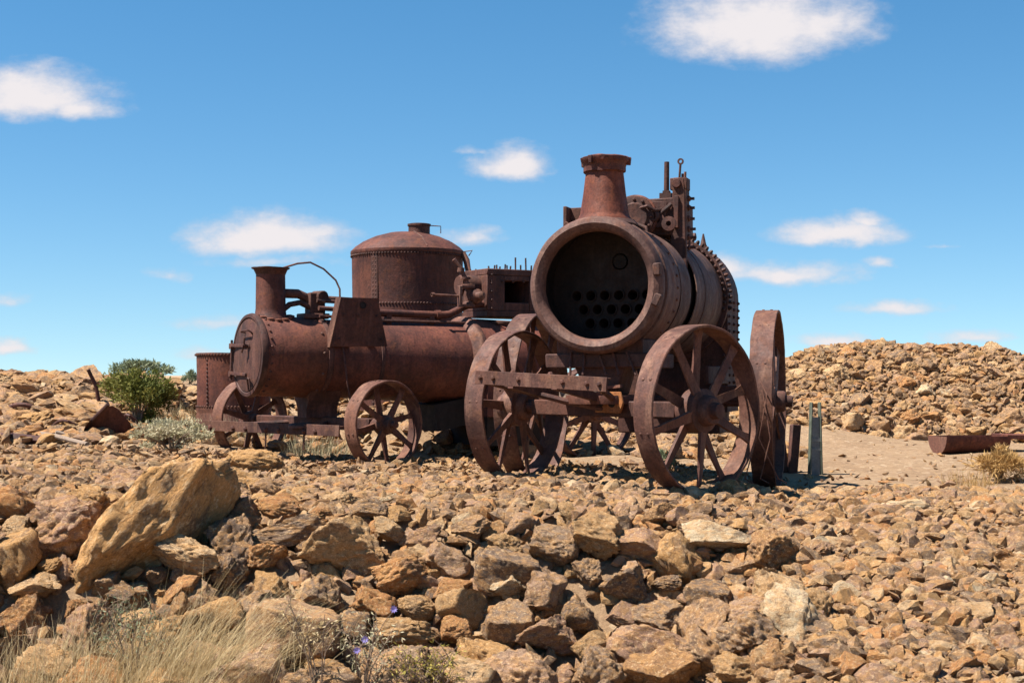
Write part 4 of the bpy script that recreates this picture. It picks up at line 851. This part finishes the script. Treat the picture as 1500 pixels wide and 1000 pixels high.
# ------------------------------------------------------------------ plants
def ribbon_mesh(name, V, T, tone, mat, parent=None):
    V = np.asarray(V, float); T = np.asarray(T); me = bpy.data.meshes.new(name); n = T.shape[1]
    me.vertices.add(len(V)); me.vertices.foreach_set('co', V.ravel()); me.loops.add(T.size); me.loops.foreach_set('vertex_index', T.ravel()); me.polygons.add(len(T)); me.polygons.foreach_set('loop_start', np.arange(len(T)) * n)
    me.update(calc_edges=True); a = me.attributes.new('tone', 'FLOAT', 'POINT'); a.data.foreach_set('value', np.asarray(tone, float)); me.materials.append(mat)
    o = bpy.data.objects.new(name, me); link(o, parent); return o
def leaves(name, n, dims, size, mat, parent, clumps=26, elong=2.2, hollow=.45, base=0.0):
    """many small leaf faces in clumps through the crown's volume"""
    V = []; T = []; A = []
    cl = []
    for _ in range(clumps):
        d = rng.normal(0, 1, 3); d /= np.linalg.norm(d); d[2] = abs(d[2]) if rng.random() < .75 else d[2]
        cl.append((d * rng.uniform(hollow, .95), rng.uniform(.16, .36), rng.random()))
    for i in range(n):
        c, r, tn = cl[rng.integers(len(cl))]; q = rng.normal(0, 1, 3); q = q / np.linalg.norm(q) * r * rng.random() ** .4
        p = (c + q) * np.array(dims); p[2] = max(p[2], -dims[2] * .75) + base
        a = rng.normal(0, 1, 3) + np.array([0, 0, .5]) + 1.1 * (c + q); a /= np.linalg.norm(a); b = np.cross(a, rng.normal(0, 1, 3)); b /= np.linalg.norm(b) + 1e-6
        s = size * rng.uniform(.6, 1.3); k = len(V)
        V += [p - b * s * .28, p + a * s * elong * .5 - b * s * .34, p + a * s * elong, p + a * s * elong * .5 + b * s * .34]; T.append((k, k + 1, k + 2, k + 3)); t = np.clip(tn * .55 + rng.random() * .45, 0, 1); A += [t] * 4
    return ribbon_mesh(name, V, T, A, mat, parent)
def bush(name, label, loc, dims, n, size, mat, clumps=26, elong=2.2, base=None, stems=9, group=None):
    t = thing(name, label, 'bush', loc, random.uniform(0, 6), group); base = dims[2] * .72 if base is None else base
    leaves('foliage', n, dims, size, mat, t, clumps, elong, base=base)
    b = MB()
    for i in range(stems):
        a = random.uniform(0, 6.28); r = random.uniform(.2, .75); e = (r * dims[0] * math.cos(a), r * dims[1] * math.sin(a), base + random.uniform(-.1, .7) * dims[2])
        b.tube([(0, 0, -.04), (e[0] * .35, e[1] * .35, e[2] * .5), e], [.014, .009, .004], 5)
    b.build('stem', twig, t); return t
def base_at(px, py, d=None):
    if d is None: return ray(px, py)
    x = (px - 750) / F * d; return Vector((x, d, g1(x, d)))
bush('green_bush', 'dense rounded olive green bush beside the scrap iron', base_at(203, 624), (.42, .38, .37), 8000, .021, leaf_green, 46, 2.4, base=.22)
bush('grey_shrub', 'grey green shrub on the ridge skyline behind the olive bush', base_at(206, 548, 19.2), (.48, .3, .15), 2600, .026, leaf_grey, 24, 2.6)
bush('grey_shrub', 'small grey green tuft on the skyline left of the small tank', base_at(279, 548, 18.6), (.12, .12, .09), 500, .022, leaf_grey, 9, 2.4, stems=4)
bush('saltbush', 'low pale saltbush sprawling in front of the small tank', base_at(252, 660), (.46, .30, .16), 4200, .018, leaf_salt, 40, 2.0)
bush('green_weed', 'small green weed seen between the spokes of the near wheel', base_at(968, 676, 11.6), (.13, .1, .10), 420, .018, leaf_grey, 9, 2.6, stems=5)
bush('grey_shrub', 'grey green shrub seen beneath the far engine boiler', base_at(515, 640, 14.9), (.26, .2, .20), 1100, .022, leaf_grey, 14, 2.4, stems=6)
def tuft(name, label, loc, n, length, spread, mat, lean=(0, 0), width=.004, group=None, cat='grass', droop=.5, heads=0):
    t = thing(name, label, cat, loc, 0, group); V = []; T = []; A = []
    for i in range(n):
        a = rng.uniform(0, 2 * np.pi); r = spread * rng.random() ** .6; x, y = r * math.cos(a), r * math.sin(a); L = length * rng.uniform(.45, 1.1)
        dx_, dy_ = rng.normal(lean[0], .28) + x / spread * .25, rng.normal(lean[1], .28) + y / spread * .25; wv = width * rng.uniform(.6, 1.2); tn = rng.random(); k = len(V); ang = rng.uniform(0, np.pi); ux, uy = math.cos(ang), math.sin(ang) * .5
        zg = g1(loc[0] + x, loc[1] + y) - loc[2]
        for s in range(6):
            q = s / 5; bx_ = x + dx_ * L * q * (.5 + droop * q); by_ = y + dy_ * L * q * (.5 + droop * q); bz = zg - .02 + L * (q - droop * .42 * q * q * (abs(dx_) + abs(dy_)))
            wd = wv * (1 - q * .85); V += [(bx_ - ux * wd / 2, by_ - uy * wd / 2, bz), (bx_ + ux * wd / 2, by_ + uy * wd / 2, bz)]; A += [tn, tn]
            if s: T.append((k + 2 * s - 2, k + 2 * s - 1, k + 2 * s + 1, k + 2 * s))
    ribbon_mesh('blade_clump', V, T, A, mat, t)['kind'] = 'stuff'
    return t
def fg(px, py, d): x = (px - 750) / F * d; return Vector((x, d, g1(x, d)))
GF = 'dry grass tufts at the foot of the bank'
tuft('dry_grass_tuft', 'biggest pale dry grass tuft sweeping right at the foot of the bank', fg(270, 990, 6.8), 900, .62, .30, straw, (.45, -.05), .0042, GF)
tuft('dry_grass_tuft', 'short matted dry grass below the largest tan boulder', fg(140, 990, 6.8), 1100, .42, .34, straw, (.25, 0), .0042, GF)
tuft('dry_grass_tuft', 'pale dry grass at the far end of the bank foot, past the matted patch', fg(10, 1000, 6.75), 600, .36, .28, straw, (.1, 0), .0042, GF)
tuft('dry_grass_tuft', 'thin upright dry grass between the biggest tuft and the twiggy plant', fg(395, 1000, 6.75), 110, .55, .16, straw, (.1, 0), .0036, GF)
bush('dry_shrub', 'yellow dry feathery shrub in front of the half-round trough', base_at(1464, 704), (.27, .22, .15), 3000, .012, straw_gold, 34, 5.5, stems=16)
tuft('dry_grass_tuft', 'sparse yellow dry grass on gravel before the yellow clump', base_at(1420, 712), 200, .16, .22, straw_gold, (0, 0), .006, 'dry grass on the plateau', droop=.3)
tuft('dry_grass_tuft', 'straw coloured grass beside the small tank and saltbush', base_at(272, 600, 15.4), 420, .32, .30, straw, (0, 0), .006, 'dry grass on the plateau', droop=.3)
tuft('dry_grass_tuft', 'greenish straw grass under the far engine draw beam', base_at(465, 660, 13.4), 420, .24, .32, leaf_salt, (0, 0), .006, 'dry grass on the plateau', droop=.3)
tuft('dry_grass_tuft', 'straw grass behind the spoked wheel below the smokebox door', base_at(360, 660, 14.3), 420, .30, .4, leaf_salt, (0, 0), .006, 'dry grass on the plateau', droop=.3)
def herb(name, label, loc, n, length, spread, mat, flowers, lm=leaf_salt):
    t = thing(name, label, 'plant', loc, 0); b = MB(); tips = []
    for i in range(n):
        a = random.uniform(0, 6.28); e = Vector((spread * random.uniform(.2, 1) * math.cos(a), spread * .6 * random.uniform(.2, 1) * math.sin(a), length * random.uniform(.5, 1.05)))
        m = Vector((e.x * .35, e.y * .35, e.z * .55)); b.tube([(0, 0, -.05), m, e], [.0045, .0032, .0016], 5); tips.append(e)
        for k in range(4):
            q = random.uniform(.35, .95); s = m.lerp(e, q); f = s + Vector((random.uniform(-.09, .09), random.uniform(-.05, .05), random.uniform(.03, .12))); b.tube([s, s.lerp(f, .5) + Vector((0, 0, .012)), f], [.002, .0016, .001], 4); tips.append(f)
    b.build('stem', mat, t)
    V = []; T = []; A = []
    for e in tips:
        for k in range(7):
            p = np.array(e) + rng.normal(0, .014, 3) - np.array([0, 0, .02 * k * .5]); d = rng.normal(0, 1, 3); d /= np.linalg.norm(d); c = np.cross(d, rng.normal(0, 1, 3)); c /= np.linalg.norm(c); s = .013; j = len(V)
            V += [p, p + d * s + c * s * .25, p + d * s * 2, p + d * s - c * s * .25]; T.append((j, j + 1, j + 2, j + 3)); A += [rng.random()] * 4
    ribbon_mesh('leaf_clump', V, T, A, lm, t)['kind'] = 'stuff'
    for i in range(flowers):
        e = tips[i * 3 % len(tips)]; V = []; T = []; A = []
        for k in range(9):
            a = k * 2 * math.pi / 9; d = np.array([math.cos(a), -.3, math.sin(a)]); c = np.array([-math.sin(a), 0, math.cos(a)]); p = np.array(e) + np.array([0, -.01, .01]); j = len(V)
            V += [p, p + d * .011 + c * .004, p + d * .02, p + d * .011 - c * .004]; T.append((j, j + 1, j + 2, j + 3)); A += [rng.random()] * 4
        ribbon_mesh('flower', V, T, A, petal, t)
    return t
herb('twig_plant', 'bare pale branching twig plant rising before the bank stones', fg(470, 1000, 6.7), 6, .60, .22, twig, 0, straw)
herb('flowering_herb', 'low grey green herb with violet flowers at the bank foot', fg(530, 1000, 6.75), 10, .36, .14, twig, 3, leaf_salt)
herb('flowering_herb', 'low herb with yellow green buds right of the violet flowers', fg(625, 1005, 6.75), 18, .24, .20, twig, 0, bud)
herb('leafy_herb', 'narrow leaved green herb rising from matted dry grass', fg(190, 985, 6.9), 14, .46, .26, twig, 0, leaf_grey)
